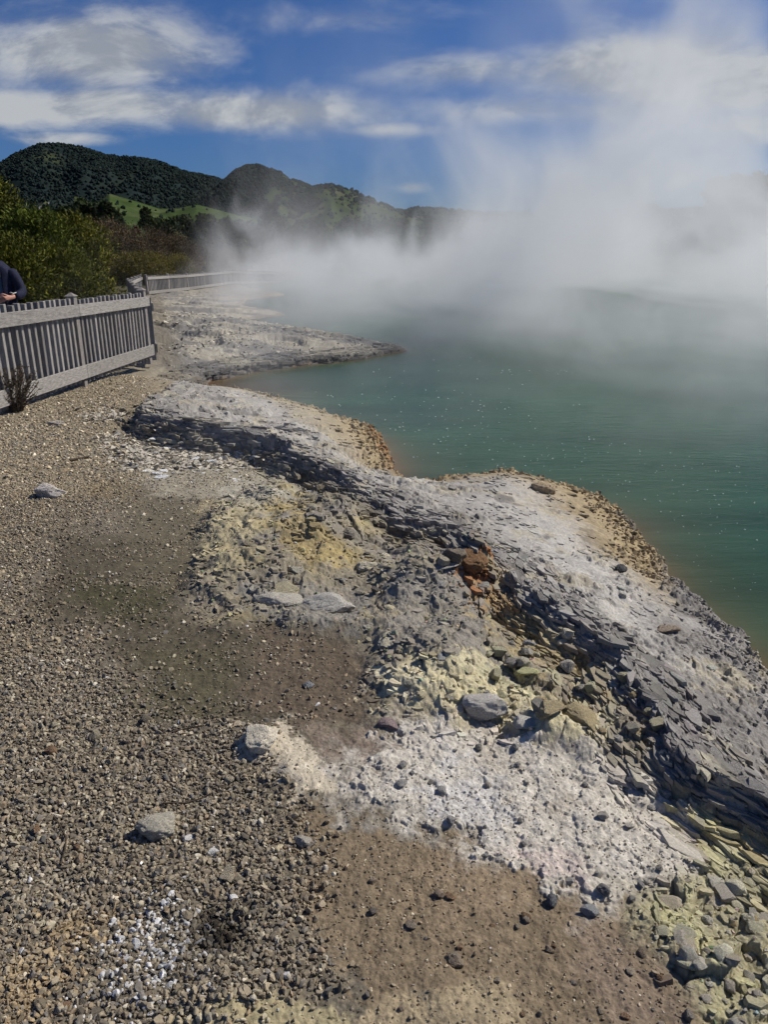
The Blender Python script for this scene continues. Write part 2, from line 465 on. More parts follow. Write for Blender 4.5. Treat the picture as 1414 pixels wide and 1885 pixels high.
# ------------------------------------------------------------------ mesh and material helpers
def mesh_np(name, V, Fc, col=None, smooth=True, mat=None, parent=None, mi=None):
    me = bpy.data.meshes.new(name)
    V = np.asarray(V, F32)
    Fc = np.asarray(Fc, np.int32)
    k = Fc.shape[1]
    me.vertices.add(len(V))
    me.vertices.foreach_set('co', V.ravel())
    me.loops.add(Fc.size)
    me.loops.foreach_set('vertex_index', Fc.ravel())
    me.polygons.add(len(Fc))
    me.polygons.foreach_set('loop_start', np.arange(0, Fc.size, k, dtype=np.int32))
    me.polygons.foreach_set('loop_total', np.full(len(Fc), k, np.int32))
    me.polygons.foreach_set('use_smooth', np.full(len(Fc), smooth, bool))
    if col is not None:
        at_ = me.attributes.new('Col', 'FLOAT_COLOR', 'POINT')
        cc = np.ones((len(V), 4), F32)
        cc[:, :3] = col
        at_.data.foreach_set('color', cc.ravel())
    me.update(calc_edges=True)
    me.validate()
    ob = bpy.data.objects.new(name, me)
    COL.objects.link(ob)
    if mat is not None:
        me.materials.append(mat)
    if parent is not None:
        ob.parent = parent
    return ob


def tag(o, label=None, cat=None, group=None, kind=None):
    if label:
        o['label'] = label
    if cat:
        o['category'] = cat
    if group:
        o['group'] = group
    if kind:
        o['kind'] = kind
    return o


def empty(name, loc, rz=0.0):
    o = bpy.data.objects.new(name, None)
    COL.objects.link(o)
    o.empty_display_size = .1
    o.location = loc
    o.rotation_euler = (0, 0, rz)
    return o


class NT:
    """small writer of node trees"""
    def __init__(self, tree):
        self.t = tree
        self.n = tree.nodes
        self.l = tree.links

    def node(self, typ, **kw):
        nd = self.n.new(typ)
        for k, v in kw.items():
            setattr(nd, k, v)
        return nd

    def put(self, sock, v):
        if isinstance(v, (int, float)):
            sock.default_value = v
        elif isinstance(v, (tuple, list)):
            sock.default_value = tuple(v) if len(v) != 3 or sock.type == 'VECTOR' else (*v, 1)
        else:
            self.l.new(v, sock)

    def m(self, op, a, b=0.0, c=0.0, clamp=False):
        nd = self.n.new('ShaderNodeMath')
        nd.operation = op
        nd.use_clamp = clamp
        self.put(nd.inputs[0], a)
        self.put(nd.inputs[1], b)
        self.put(nd.inputs[2], c)
        return nd.outputs[0]

    def vm(self, op, a, b=(0, 0, 0)):
        nd = self.n.new('ShaderNodeVectorMath')
        nd.operation = op
        self.put(nd.inputs[0], a)
        self.put(nd.inputs[1], b)
        return nd.outputs[0]

    def ss(self, x, a, b, lo=0.0, hi=1.0):
        nd = self.n.new('ShaderNodeMapRange')
        nd.interpolation_type = 'SMOOTHSTEP'
        self.put(nd.inputs[0], x)
        for i, v in enumerate((a, b, lo, hi)):
            self.put(nd.inputs[i + 1], v)
        return nd.outputs[0]

    def noise(self, vec, scale, detail=3, rough=.55, dist=0.0, col=False):
        nd = self.n.new('ShaderNodeTexNoise')
        self.put(nd.inputs['Vector'], vec)
        nd.inputs['Scale'].default_value = scale
        nd.inputs['Detail'].default_value = detail
        nd.inputs['Roughness'].default_value = rough
        nd.inputs['Distortion'].default_value = dist
        return nd.outputs[1 if col else 0]

    def mix(self, f, a, b, mode='MIX'):
        nd = self.n.new('ShaderNodeMix')
        nd.data_type = 'RGBA'
        nd.blend_type = mode
        nd.clamp_factor = True
        self.put(nd.inputs[0], f)
        self.put(nd.inputs[6], a)
        self.put(nd.inputs[7], b)
        return nd.outputs[2]

    def sep(self, v):
        nd = self.n.new('ShaderNodeSeparateXYZ')
        self.put(nd.inputs[0], v)
        return nd.outputs

    def comb(self, x, y, z):
        nd = self.n.new('ShaderNodeCombineXYZ')
        for i, v in enumerate((x, y, z)):
            self.put(nd.inputs[i], v)
        return nd.outputs[0]


def new_mat(name):
    m = bpy.data.materials.new(name)
    m.use_nodes = True
    t = NT(m.node_tree)
    b = m.node_tree.nodes['Principled BSDF']
    return m, t, b


def surf(name, col=None, vcol=False, ocol=False, rough=.8, spec=.3, nscale=20, namt=.3, bump=.3, bscale=60, bdist=.01,
         stretch=(1, 1, 1), coord='Object', trans=0.0, detail=5):
    m, t, b = new_mat(name)
    tc = t.node('ShaderNodeTexCoord').outputs[coord]
    vec = t.vm('MULTIPLY', tc, stretch)
    if vcol:
        src = t.node('ShaderNodeAttribute', attribute_name='Col').outputs['Color']
    elif ocol:
        oi = t.node('ShaderNodeObjectInfo')
        src = oi.outputs['Color']
        vec = t.vm('ADD', vec, t.comb(t.m('MULTIPLY', oi.outputs['Random'], 37.0), 0.0, 0.0))
    else:
        src = t.node('ShaderNodeRGB').outputs[0]
        src.default_value = (*col, 1)
    n = t.noise(vec, nscale, detail, .65)
    k = t.ss(n, .25, .75, 1 - namt, 1 + namt)
    b.inputs['Roughness'].default_value = rough
    b.inputs['Specular IOR Level'].default_value = spec
    t.put(b.inputs['Base Color'], t.mix(1.0, src, t.comb(k, k, k), 'MULTIPLY'))
    if bump:
        bp = t.node('ShaderNodeBump')
        bp.inputs['Strength'].default_value = bump
        bp.inputs['Distance'].default_value = bdist
        t.put(bp.inputs['Height'], t.noise(vec, bscale, 6, .7))
        t.put(b.inputs['Normal'], bp.outputs[0])
    if trans:
        tr = t.node('ShaderNodeBsdfTranslucent')
        t.put(tr.inputs[0], src)
        mx = t.node('ShaderNodeMixShader')
        mx.inputs[0].default_value = trans
        t.l.new(b.outputs[0], mx.inputs[1])
        t.l.new(tr.outputs[0], mx.inputs[2])
        t.l.new(mx.outputs[0], m.node_tree.nodes['Material Output'].inputs['Surface'])
    return m


MAT = {
    'ground': surf('ground_soil_and_sinter', vcol=True, rough=.92, spec=.15, nscale=90, namt=.22, bump=.55, bscale=140, bdist=.006),
    'gravel': surf('gravel_stone', vcol=True, rough=.85, spec=.25, nscale=160, namt=.25, bump=.35, bscale=300, bdist=.002),
    'rock': surf('loose_rock', ocol=True, rough=.9, spec=.2, nscale=14, namt=.42, bump=.6, bscale=45, bdist=.02, detail=8),
    'wood': surf('weathered_grey_timber', col=(.285, .268, .252), rough=.85, spec=.2, nscale=9, namt=.38, bump=.5, bscale=16, bdist=.004, stretch=(9, 1.2, 9)),
    'woodv': surf('weathered_grey_picket', ocol=True, rough=.85, spec=.2, nscale=9, namt=.34, bump=.5, bscale=16, bdist=.004, stretch=(9, 9, 1.2)),
    'leaf': surf('leaf', vcol=True, rough=.75, spec=.12, nscale=.6, namt=.25, bump=0, trans=.12),
    'bark': surf('bark', col=(.075, .058, .042), rough=.95, spec=.1, nscale=8, namt=.4, bump=.6, bscale=12, bdist=.03, stretch=(1, 1, .25)),
    'hill': surf('hill_cover', vcol=True, rough=1, spec=.0, nscale=.05, namt=.25, bump=0),
    'bubble': surf('bubble_film', col=(.45, .50, .47), rough=.25, spec=.5, nscale=40, namt=.05, bump=0),
    'navy': surf('navy_cloth', col=(.010, .012, .035), rough=.75, spec=.2, nscale=30, namt=.3, bump=.5, bscale=18, bdist=.02),
    'denim': surf('slate_blue_cloth', col=(.075, .125, .19), rough=.85, spec=.15, nscale=40, namt=.2, bump=.4, bscale=20, bdist=.02),
    'dark': surf('charcoal_cloth', col=(.012, .012, .014), rough=.8, spec=.2, nscale=40, namt=.2, bump=.3, bscale=20, bdist=.02),
    'skin': surf('skin', col=(.46, .23, .165), rough=.6, spec=.35, nscale=30, namt=.12, bump=.1, bscale=60, bdist=.003),
    'hair': surf('grey_brown_hair', col=(.12, .085, .06), rough=.6, spec=.3, nscale=40, namt=.4, bump=.5, bscale=60, bdist=.01),
    'white': surf('white_cord', col=(.75, .75, .72), rough=.6, nscale=30, namt=.1, bump=0),
    'yellow': surf('yellow_sign_board', col=(.72, .56, .04), rough=.5, nscale=20, namt=.1, bump=0),
    'red': surf('red_mark', col=(.5, .03, .02), rough=.5, nscale=20, namt=.1, bump=0),
    'black': surf('black_mark', col=(.01, .01, .01), rough=.5, nscale=20, namt=.1, bump=0),
}


MAT['woodh'] = surf('weathered_grey_rail', ocol=True, rough=.85, spec=.2, nscale=9, namt=.42, bump=.5, bscale=16, bdist=.004, stretch=(9, 1.2, 9))


def scrub_mat():
    return MAT['leaf']


# ------------------------------------------------------------------ GROUND: one sheet out to the horizon
def polar_grid():
    th_d = np.linspace(-39.5, 39.5, 1250)
    lo = np.linspace(-100, -39.7, 60)
    th = np.radians(np.concatenate([lo, th_d, -lo[::-1]]))
    i = np.linspace(1 / math.sqrt(.72), 1 / math.sqrt(46), 1750)
    r = 1 / i ** 2
    r = np.concatenate([np.linspace(.25, .71, 12), r, np.geomspace(46.6, 5200, 70)])
    return th, r


th, rr = polar_grid()
NT_, NR_ = len(th), len(rr)
TH, RR = np.meshgrid(th, rr)
gx, gy = (np.sin(TH) * RR).ravel(), (np.cos(TH) * RR).ravel()
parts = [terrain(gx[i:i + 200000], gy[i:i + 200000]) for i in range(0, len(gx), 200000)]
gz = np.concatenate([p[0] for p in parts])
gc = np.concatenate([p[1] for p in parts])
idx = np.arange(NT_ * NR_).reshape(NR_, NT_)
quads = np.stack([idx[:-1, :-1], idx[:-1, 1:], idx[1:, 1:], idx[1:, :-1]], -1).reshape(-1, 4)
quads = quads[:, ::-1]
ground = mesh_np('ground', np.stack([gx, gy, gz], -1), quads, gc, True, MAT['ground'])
tag(ground, 'pale sinter terrace, gravel and mud beside the hot pool', 'ground', kind='structure')
GZ = gz.reshape(NR_, NT_)
GC = gc.reshape(NR_, NT_, 3)
del parts, TH, RR


def gheight(x, y):
    """height of the ground sheet as meshed"""
    x = np.atleast_1d(np.asarray(x, float))
    y = np.atleast_1d(np.asarray(y, float))
    a = np.arctan2(x, y)
    r = np.hypot(x, y)
    ia = np.clip(np.searchsorted(th, a) - 1, 0, NT_ - 2)
    ir = np.clip(np.searchsorted(rr, r) - 1, 0, NR_ - 2)
    fa = np.clip((a - th[ia]) / (th[ia + 1] - th[ia]), 0, 1)
    fr = np.clip((r - rr[ir]) / (rr[ir + 1] - rr[ir]), 0, 1)
    return (GZ[ir, ia] * (1 - fa) + GZ[ir, ia + 1] * fa) * (1 - fr) + (GZ[ir + 1, ia] * (1 - fa) + GZ[ir + 1, ia + 1] * fa) * fr


def gcolour(x, y):
    ia = np.clip(np.searchsorted(th, np.arctan2(x, y)), 0, NT_ - 1)
    ir = np.clip(np.searchsorted(rr, np.hypot(x, y)), 0, NR_ - 1)
    return GC[ir, ia]


def drop_at(u, v):
    """where the line of sight through a photo pixel meets the ground"""
    z = 0.0
    for _ in range(12):
        p = at(u, v, z)
        z = .5 * z + .5 * float(gheight(p.x, p.y)[0])
    return at(u, v, z)


# ------------------------------------------------------------------ WATER
def build_water():
    m, t, b = new_mat('hot_pool_water')
    tc = t.node('ShaderNodeTexCoord').outputs['Object']
    att = t.node('ShaderNodeAttribute', attribute_name='Col').outputs['Color']
    n = t.noise(t.vm('MULTIPLY', tc, (.25, .8, 1)), 1.0, 4, .6)
    k = t.ss(n, .3, .7, .75, 1.2)
    t.put(b.inputs['Base Color'], t.mix(1.0, att, t.comb(k, k, k), 'MULTIPLY'))
    b.inputs['Roughness'].default_value = .24
    b.inputs['IOR'].default_value = 1.33
    b.inputs['Specular IOR Level'].default_value = .10
    b1 = t.node('ShaderNodeBump')
    b1.inputs['Strength'].default_value = .35
    b1.inputs['Distance'].default_value = .02
    t.put(b1.inputs['Height'], t.noise(t.vm('MULTIPLY', tc, (1.0, 3.2, 1)), 2.6, 4, .6, .4))
    t.put(b.inputs['Normal'], b1.outputs[0])
    nx, ny = 260, 420
    a = np.linspace(-.42, 1.25, nx)
    yy = 2.0 * (110 / 2.0) ** np.linspace(0, 1, ny)
    A, Y = np.meshgrid(a, yy)
    x, y = (A * (Y + 6)).ravel(), Y.ravel()
    sd = poly_sd(x, y, LAKE)
    nz = fbm(x * .5, y * .5, 4, 301)
    d = np.maximum(sd, 0)
    shallow = np.exp(-d / .19 * (1 + nz * .6))
    inlet = np.exp(-(((x + 2.9) / 1.4) ** 2 + ((y - 12.3) / 1.5) ** 2))
    shallow = np.clip(shallow + .75 * inlet, 0, 1)
    deep = np.array((.023, .066, .039), F32)
    mid = np.array((.050, .085, .050), F32)
    sh = np.array((.165, .098, .048), F32)
    c = deep[None] + (mid - deep)[None] * np.exp(-d / .7)[:, None]
    c = c * (1 - shallow[:, None]) + sh[None] * shallow[:, None]
    c *= (1 + .25 * nz)[:, None]
    ix = np.arange(nx * ny).reshape(ny, nx)
    q = np.stack([ix[:-1, :-1], ix[:-1, 1:], ix[1:, 1:], ix[1:, :-1]], -1).reshape(-1, 4)
    cen = sd[q].max(1) > -1.2
    q = q[cen]
    w = mesh_np('water', np.stack([x, y, np.full_like(x, ZW)], -1), q, c, True, m)
    tag(w, 'dark green hot spring water with brown shallows at its edge', 'water', kind='structure')


build_water()


# ------------------------------------------------------------------ STONES
def ico(sub):
    bm = bmesh.new()
    bmesh.ops.create_icosphere(bm, subdivisions=sub, radius=1)
    bm.verts.ensure_lookup_table()
    V = np.array([v.co[:] for v in bm.verts])
    Fc = np.array([[v.index for v in f.verts] for f in bm.faces])
    bm.free()
    return V, Fc


ICO = {s: ico(s) for s in (1, 2, 3, 4, 5)}


def rand_rot(n, flat=False):
    q = RNG.normal(size=(n, 4))
    if flat:
        q[:, 1:3] *= .16
    q /= np.linalg.norm(q, axis=1)[:, None]
    w, x, y, z = q.T
    return np.stack([np.stack([1 - 2 * (y * y + z * z), 2 * (x * y - z * w), 2 * (x * z + y * w)], -1),
                     np.stack([2 * (x * y + z * w), 1 - 2 * (x * x + z * z), 2 * (y * z - x * w)], -1),
                     np.stack([2 * (x * z - y * w), 2 * (y * z + x * w), 1 - 2 * (x * x + y * y)], -1)], 1)


def chip_shapes(sub, n=12):
    """angular unit pebbles: a ball cut by random planes"""
    V, Fc = ICO[sub]
    out = []
    for _ in range(n):
        v = V.copy()
        for _k in range(9):
            d = RNG.normal(size=3)
            d /= np.linalg.norm(d)
            c = RNG.uniform(.38, .8)
            p = v @ d
            over = np.maximum(p - c, 0)
            v -= over[:, None] * d[None]
        v *= RNG.uniform(.75, 1.25, 3)[None]
        out.append(v)
    return out, Fc


def scatter_mesh(name, x, y, size, colr, sub, mat, flat=False, sink=.25, squash=1.0, smooth=False):
    shapes, Fc = chip_shapes(sub)
    n = len(x)
    which = RNG.integers(0, len(shapes), n)
    sh = np.stack(shapes)[which]
    asp = np.stack([RNG.uniform(.8, 1.3, n), RNG.uniform(.7, 1.1, n), RNG.uniform(.55, .9, n) * squash], -1)
    sh = sh * asp[:, None, :] * size[:, None, None]
    R = rand_rot(n, flat)
    P = np.einsum('nij,nkj->nki', R, sh)
    hz = gheight(x, y)
    half = P[:, :, 2].max(1)
    P[:, :, 0] += x[:, None]
    P[:, :, 1] += y[:, None]
    P[:, :, 2] += (hz + half * (1 - 2 * sink))[:, None]
    nv = sh.shape[1]
    Fa = (Fc[None] + (np.arange(n) * nv)[:, None, None]).reshape(-1, 3)
    C = np.repeat(colr, nv, 0)
    return mesh_np(name, P.reshape(-1, 3), Fa, C, smooth, mat)


PAL = 1.46 * np.array((1.0, .99, .99))[None] * np.array([(.175, .145, .100), (.135, .112, .080), (.22, .185, .13), (.075, .066, .052), (.30, .265, .19), (.11, .105, .095),
                (.19, .14, .09), (.40, .365, .29), (.62, .61, .58), (.155, .14, .12)])
PW = np.array([.25, .17, .20, .07, .12, .08, .04, .03, .003, .08])


def pix_poly_mask(x, y, z, pts, soft=25):
    u, v = project(x, y, z)
    return sstep(-soft, soft, poly_sd(u, v, pts))


GRAVEL = [(-900, 720), (60, 745), (250, 690), (230, 790), (250, 850), (180, 900), (120, 960), (60, 1100), (160, 1180), (280, 1340), (430, 1350),
          (460, 1430), (560, 1500), (600, 1580), (560, 1700), (620, 1820), (420, 1840), (330, 1920), (300, 2300), (-900, 2300)]
MIDGRAV = [(120, 960), (190, 880), (330, 800), (560, 860), (420, 920), (370, 1000), (330, 1100), (480, 1130), (650, 1160), (690, 1290), (560, 1350), (430, 1350), (280, 1340), (100, 1100)]
MUD = [(460, 1430), (800, 1400), (1330, 1500), (1300, 1800), (1300, 2000), (640, 2000), (620, 1820), (560, 1650)]
WCR0 = [(440, 1340), (690, 1380), (900, 1350), (1050, 1370), (1180, 1420), (1290, 1500), (1320, 1640), (1180, 1660), (960, 1620), (800, 1540), (600, 1480)]
OUTC = [(360, 940), (560, 860), (760, 960), (1000, 1090), (1200, 1300), (1300, 1480), (1440, 1560), (1500, 1900), (1330, 1950), (1180, 1690), (1230, 1520), (1050, 1360), (690, 1300), (700, 1180), (360, 1120)]


def build_gravel():
    X, Y, SZ, CC, NEAR = [], [], [], [], []

    def field(n, th0, th1, r0, r1, fn, smin, smax, colshift=None, pal=PW):
        a = RNG.uniform(math.radians(th0), math.radians(th1), n)
        r = np.sqrt(RNG.uniform(r0 * r0, r1 * r1, n))
        x, y = np.sin(a) * r, np.cos(a) * r
        z = gheight(x, y)
        p = fn(x, y, z)
        k = RNG.uniform(size=n) < p
        x, y = x[k], y[k]
        m = len(x)
        s = smin + (smax - smin) * RNG.beta(1.2, 4.2, m)
        ci = RNG.choice(len(PAL), m, p=pal / pal.sum())
        gl = gcolour(x, y)
        c = PAL[ci] * RNG.uniform(.72, 1.25, m)[:, None] * (.55 + .45 * np.clip(gl.mean(1) / .115, 0, 1.1))[:, None]
        c = .76 * c + .24 * gl * 1.1                     # dusted with the soil it lies in
        if colshift is not None:
            c = colshift(x, y, c)
        return x, y, s, c
    clump = lambda x, y: .35 + .65 * sstep(-.3, .25, fbm(x * 3, y * 3, 3, 401))
    g = lambda x, y, z: pix_poly_mask(x + .10 * fbm(x * 3, y * 3, 4, 402), y + .10 * fbm(x * 3, y * 3, 4, 403), z, GRAVEL, 75)

    def white_spot(x, y, c):
        # white chips heaped in one spot by the lower left
        p, q_ = at(270, 1770, 0), at(300, 1690, 0)
        m = np.exp(-((x - p.x) ** 2 + (y - p.y) ** 2) / .013) + .5 * np.exp(-((x - q_.x) ** 2 + (y - q_.y) ** 2) / .006)
        k = RNG.uniform(size=len(x)) < m * .55
        c = np.where(k[:, None], np.array((.62, .61, .60)) * RNG.uniform(.6, 1.15, len(x))[:, None], c)
        for uu, vv, rad in ((150, 1705, .006), (70, 1800, .01), (45, 1840, .006)):
            p = at(uu, vv, 0)
            m = np.exp(-((x - p.x) ** 2 + (y - p.y) ** 2) / rad)
            k = RNG.uniform(size=len(x)) < m * .5
            c = np.where(k[:, None], np.array((.35, .265, .16)) * RNG.uniform(.7, 1.2, len(x))[:, None], c)
        p = at(400, 1715, 0)
        m = np.exp(-((x - p.x) ** 2 + (y - p.y) ** 2) / .006)
        c = c * (1 - .8 * np.clip(m * 1.2, 0, 1))[:, None]
        return c
    beige = lambda x, y, c: c * (1 + .4 * sstep(4.2, 6.5, y))[:, None] * RNG.uniform(.7, 1.3, len(x))[:, None] * np.array((1.0, .98, .94))[None]
    sets_near = [field(62000, -46, 8, .85, 3.2, g, .0045, .0155, white_spot)]
    far_sets = [field(50000, -46, 8, .85, 3.2, g, .002, .0065, white_spot), field(100000, -46, 6, 3.2, 6.0, lambda x, y, z: g(x, y, z) * .92, .005, .020, beige),
                field(80000, -40, 0, 6.0, 12.5, lambda x, y, z: g(x, y, z) * .85, .008, .027, beige),
                field(60000, -38, 12, 1.6, 6.5, lambda x, y, z: pix_poly_mask(x, y, z, MIDGRAV) * clump(x, y) * .7, .0035, .019, lambda x, y, c: c * 1.25),
                field(22000, -20, 42, .9, 2.6, lambda x, y, z: pix_poly_mask(x, y, z, MUD, 40) * clump(x, y) * .5, .0016, .0085, lambda x, y, c: c * 1.3),
                field(2600, -20, 42, .9, 2.6, lambda x, y, z: pix_poly_mask(x, y, z, MUD, 40) * clump(x, y) * .25, .004, .011, lambda x, y, c: c * 1.3),
                field(16000, -20, 42, .9, 3.6, lambda x, y, z: np.maximum(pix_poly_mask(x, y, z, WCR0, 40), pix_poly_mask(x, y, z, MUD, 40)) * clump(x + 3, y), .0015, .010, lambda x, y, c: gcolour(x, y) * RNG.uniform(.8, 1.08, len(x))[:, None]),
                field(30000, -25, 42, .9, 7, lambda x, y, z: pix_poly_mask(x, y, z, OUTC) * clump(x, y + 9) * .45, .003, .022,
                      lambda x, y, c: np.array((.34, .31, .215)) * RNG.uniform(.5, 1.35, len(x))[:, None] * (1 + .12 * RNG.normal(size=(len(x), 3))).clip(.7, 1.3))]
    x, y, s, c = [np.concatenate(k) for k in zip(*sets_near)]
    tag(scatter_mesh('gravel', x, y, s, c, 2, MAT['gravel'], False, .22), 'loose grey brown gravel in front', 'gravel', kind='stuff')
    x, y, s, c = [np.concatenate(k) for k in zip(*far_sets)]
    tag(scatter_mesh('pebbles', x, y, s, c, 1, MAT['gravel'], False, .32), 'small pebbles strewn over gravel, mud and outcrop', 'pebbles', kind='stuff')
    # pale flat flakes on the terrace and in front of the dark ledge
    n = 60000
    a = RNG.uniform(math.radians(-26), math.radians(4), n)
    r = np.where(RNG.uniform(size=n) < .25, RNG.uniform(6.0, 8.5, n), np.sqrt(RNG.uniform(6.0 ** 2, 26 ** 2, n)))
    x, y = np.sin(a) * r, np.cos(a) * r
    z = gheight(x, y)
    p = pix_poly_mask(x, y, z, [(150, 760), (330, 700), (285, 640), (285, 560), (430, 545), (700, 635), (560, 660), (370, 690), (250, 760), (330, 800), (520, 850), (440, 930), (240, 900)], 18)
    p *= sstep(-.25, .2, fbm(x * 1.1, y * 1.6, 3, 411)) * .8 * np.clip(11 / r, .35, 1)
    hp = pix_poly_mask(x, y, z, [(235, 805), (430, 815), (530, 860), (470, 900), (330, 890), (225, 865)], 14)
    p = np.maximum(p, hp * .95)
    k = (RNG.uniform(size=n) < p) & (z > -.45)
    x, y, r = x[k], y[k], r[k]
    s = (.008 + .034 * RNG.beta(1.2, 3, len(x))) * (1 + .045 * r)
    c = np.array((.44, .40, .325))[None] * np.where(RNG.uniform(size=len(x)) < .25, .35, 1)[:, None] * RNG.uniform(.6, 1.45, len(x))[:, None]
    tag(scatter_mesh('sinter_flakes', x, y, s, c, 1, MAT['gravel'], True, .2, .25), 'pale flat sinter flakes littering the terrace', 'rock flakes', kind='stuff')


build_gravel()


LINE = [CRESTW]


def crest_dir(x, y):
    CRESTW = LINE[0]
    best = np.full(len(x), 1e9)
    an = np.zeros(len(x))
    for (ax, ay), (bx, by) in zip(CRESTW[:-1], CRESTW[1:]):
        L2 = (bx - ax) ** 2 + (by - ay) ** 2
        t = np.clip(((x - ax) * (bx - ax) + (y - ay) * (by - ay)) / L2, 0, 1)
        d = np.hypot(x - ax - t * (bx - ax), y - ay - t * (by - ay))
        an = np.where(d < best, math.atan2(by - ay, bx - ax), an)
        best = np.minimum(best, d)
    return an, best


def plate_field(name, label, x, y, ln, thick, tone, dip=.10, along=1.0, lift=0.0, wob=.12, asp=(.38, .75)):
    """thin broken plates lying in the bedding, each an angular prism"""
    n = len(x)
    k = 6
    an0, _ = crest_dir(x, y)
    an = an0 * along + RNG.normal(size=n) * (.24 if along == 1 else .9)
    a = np.linspace(0, 2 * math.pi, k, endpoint=False)[None] + RNG.uniform(-.35, .35, (n, k))
    r = RNG.uniform(.6, 1.0, (n, k))
    px, py = np.cos(a) * r * ln[:, None], np.sin(a) * r * (ln * RNG.uniform(asp[0], asp[1], n))[:, None]
    ins = RNG.uniform(.82, .97, (n, 1))
    X = np.concatenate([px, px * ins], 1)
    Y = np.concatenate([py, py * ins], 1)
    Z = np.concatenate([np.full((n, k), -1.0), RNG.uniform(.55, 1.0, (n, k))], 1) * thick[:, None]
    # dip towards the pool, plus a little wobble
    tx, ty = RNG.normal(size=n) * wob, RNG.normal(size=n) * wob - dip
    Z = Z + X * tx[:, None] + Y * ty[:, None]
    c, s_ = np.cos(an)[:, None], np.sin(an)[:, None]
    P = np.stack([X * c - Y * s_ + x[:, None], X * s_ + Y * c + y[:, None], Z + (gheight(x, y) + lift * thick)[:, None]], -1)
    i = np.arange(k)
    j = (i + 1) % k
    F_ = [np.stack([i, j, k + j], -1), np.stack([i, k + j, k + i], -1), np.stack([np.full(k - 2, k), k + i[1:-1], k + i[2:]], -1)]
    Fc = np.concatenate(F_)
    Fa = (Fc[None] + (np.arange(n) * 2 * k)[:, None, None]).reshape(-1, 3)
    C = gcolour(x, y) * tone * RNG.uniform(.72, 1.28, n)[:, None] * (1 + .015 * RNG.normal(size=(n, 3)))
    o = mesh_np(name, P.reshape(-1, 3), Fa, np.repeat(C.clip(.01, .8), 2 * k, 0), False, MAT['gravel'])
    tag(o, label, 'rock plates', kind='stuff')


def along_crest(n, lo, hi, mid=(1.5, 7.0)):
    CRESTW = LINE[0]
    seg = np.array([math.hypot(b[0] - a[0], b[1] - a[1]) for a, b in zip(CRESTW[:-1], CRESTW[1:])])
    wgt = seg / np.array([max(2.2, .5 * (a[1] + b[1])) for a, b in zip(CRESTW[:-1], CRESTW[1:])]) ** 1.1
    i = RNG.choice(len(seg), n, p=wgt / wgt.sum())
    t = RNG.uniform(size=n)
    A = np.array(CRESTW)
    p = A[i] * (1 - t)[:, None] + A[i + 1] * t[:, None]
    d = (A[i + 1] - A[i]) / seg[i][:, None]
    nrm = np.stack([-d[:, 1], d[:, 0]], -1)
    mid = np.array(mid)
    nrm *= np.sign(((mid - p) * nrm).sum(1))[:, None]
    off = RNG.uniform(lo, hi, n)
    q = p + nrm * off[:, None]
    return q[:, 0], q[:, 1], off


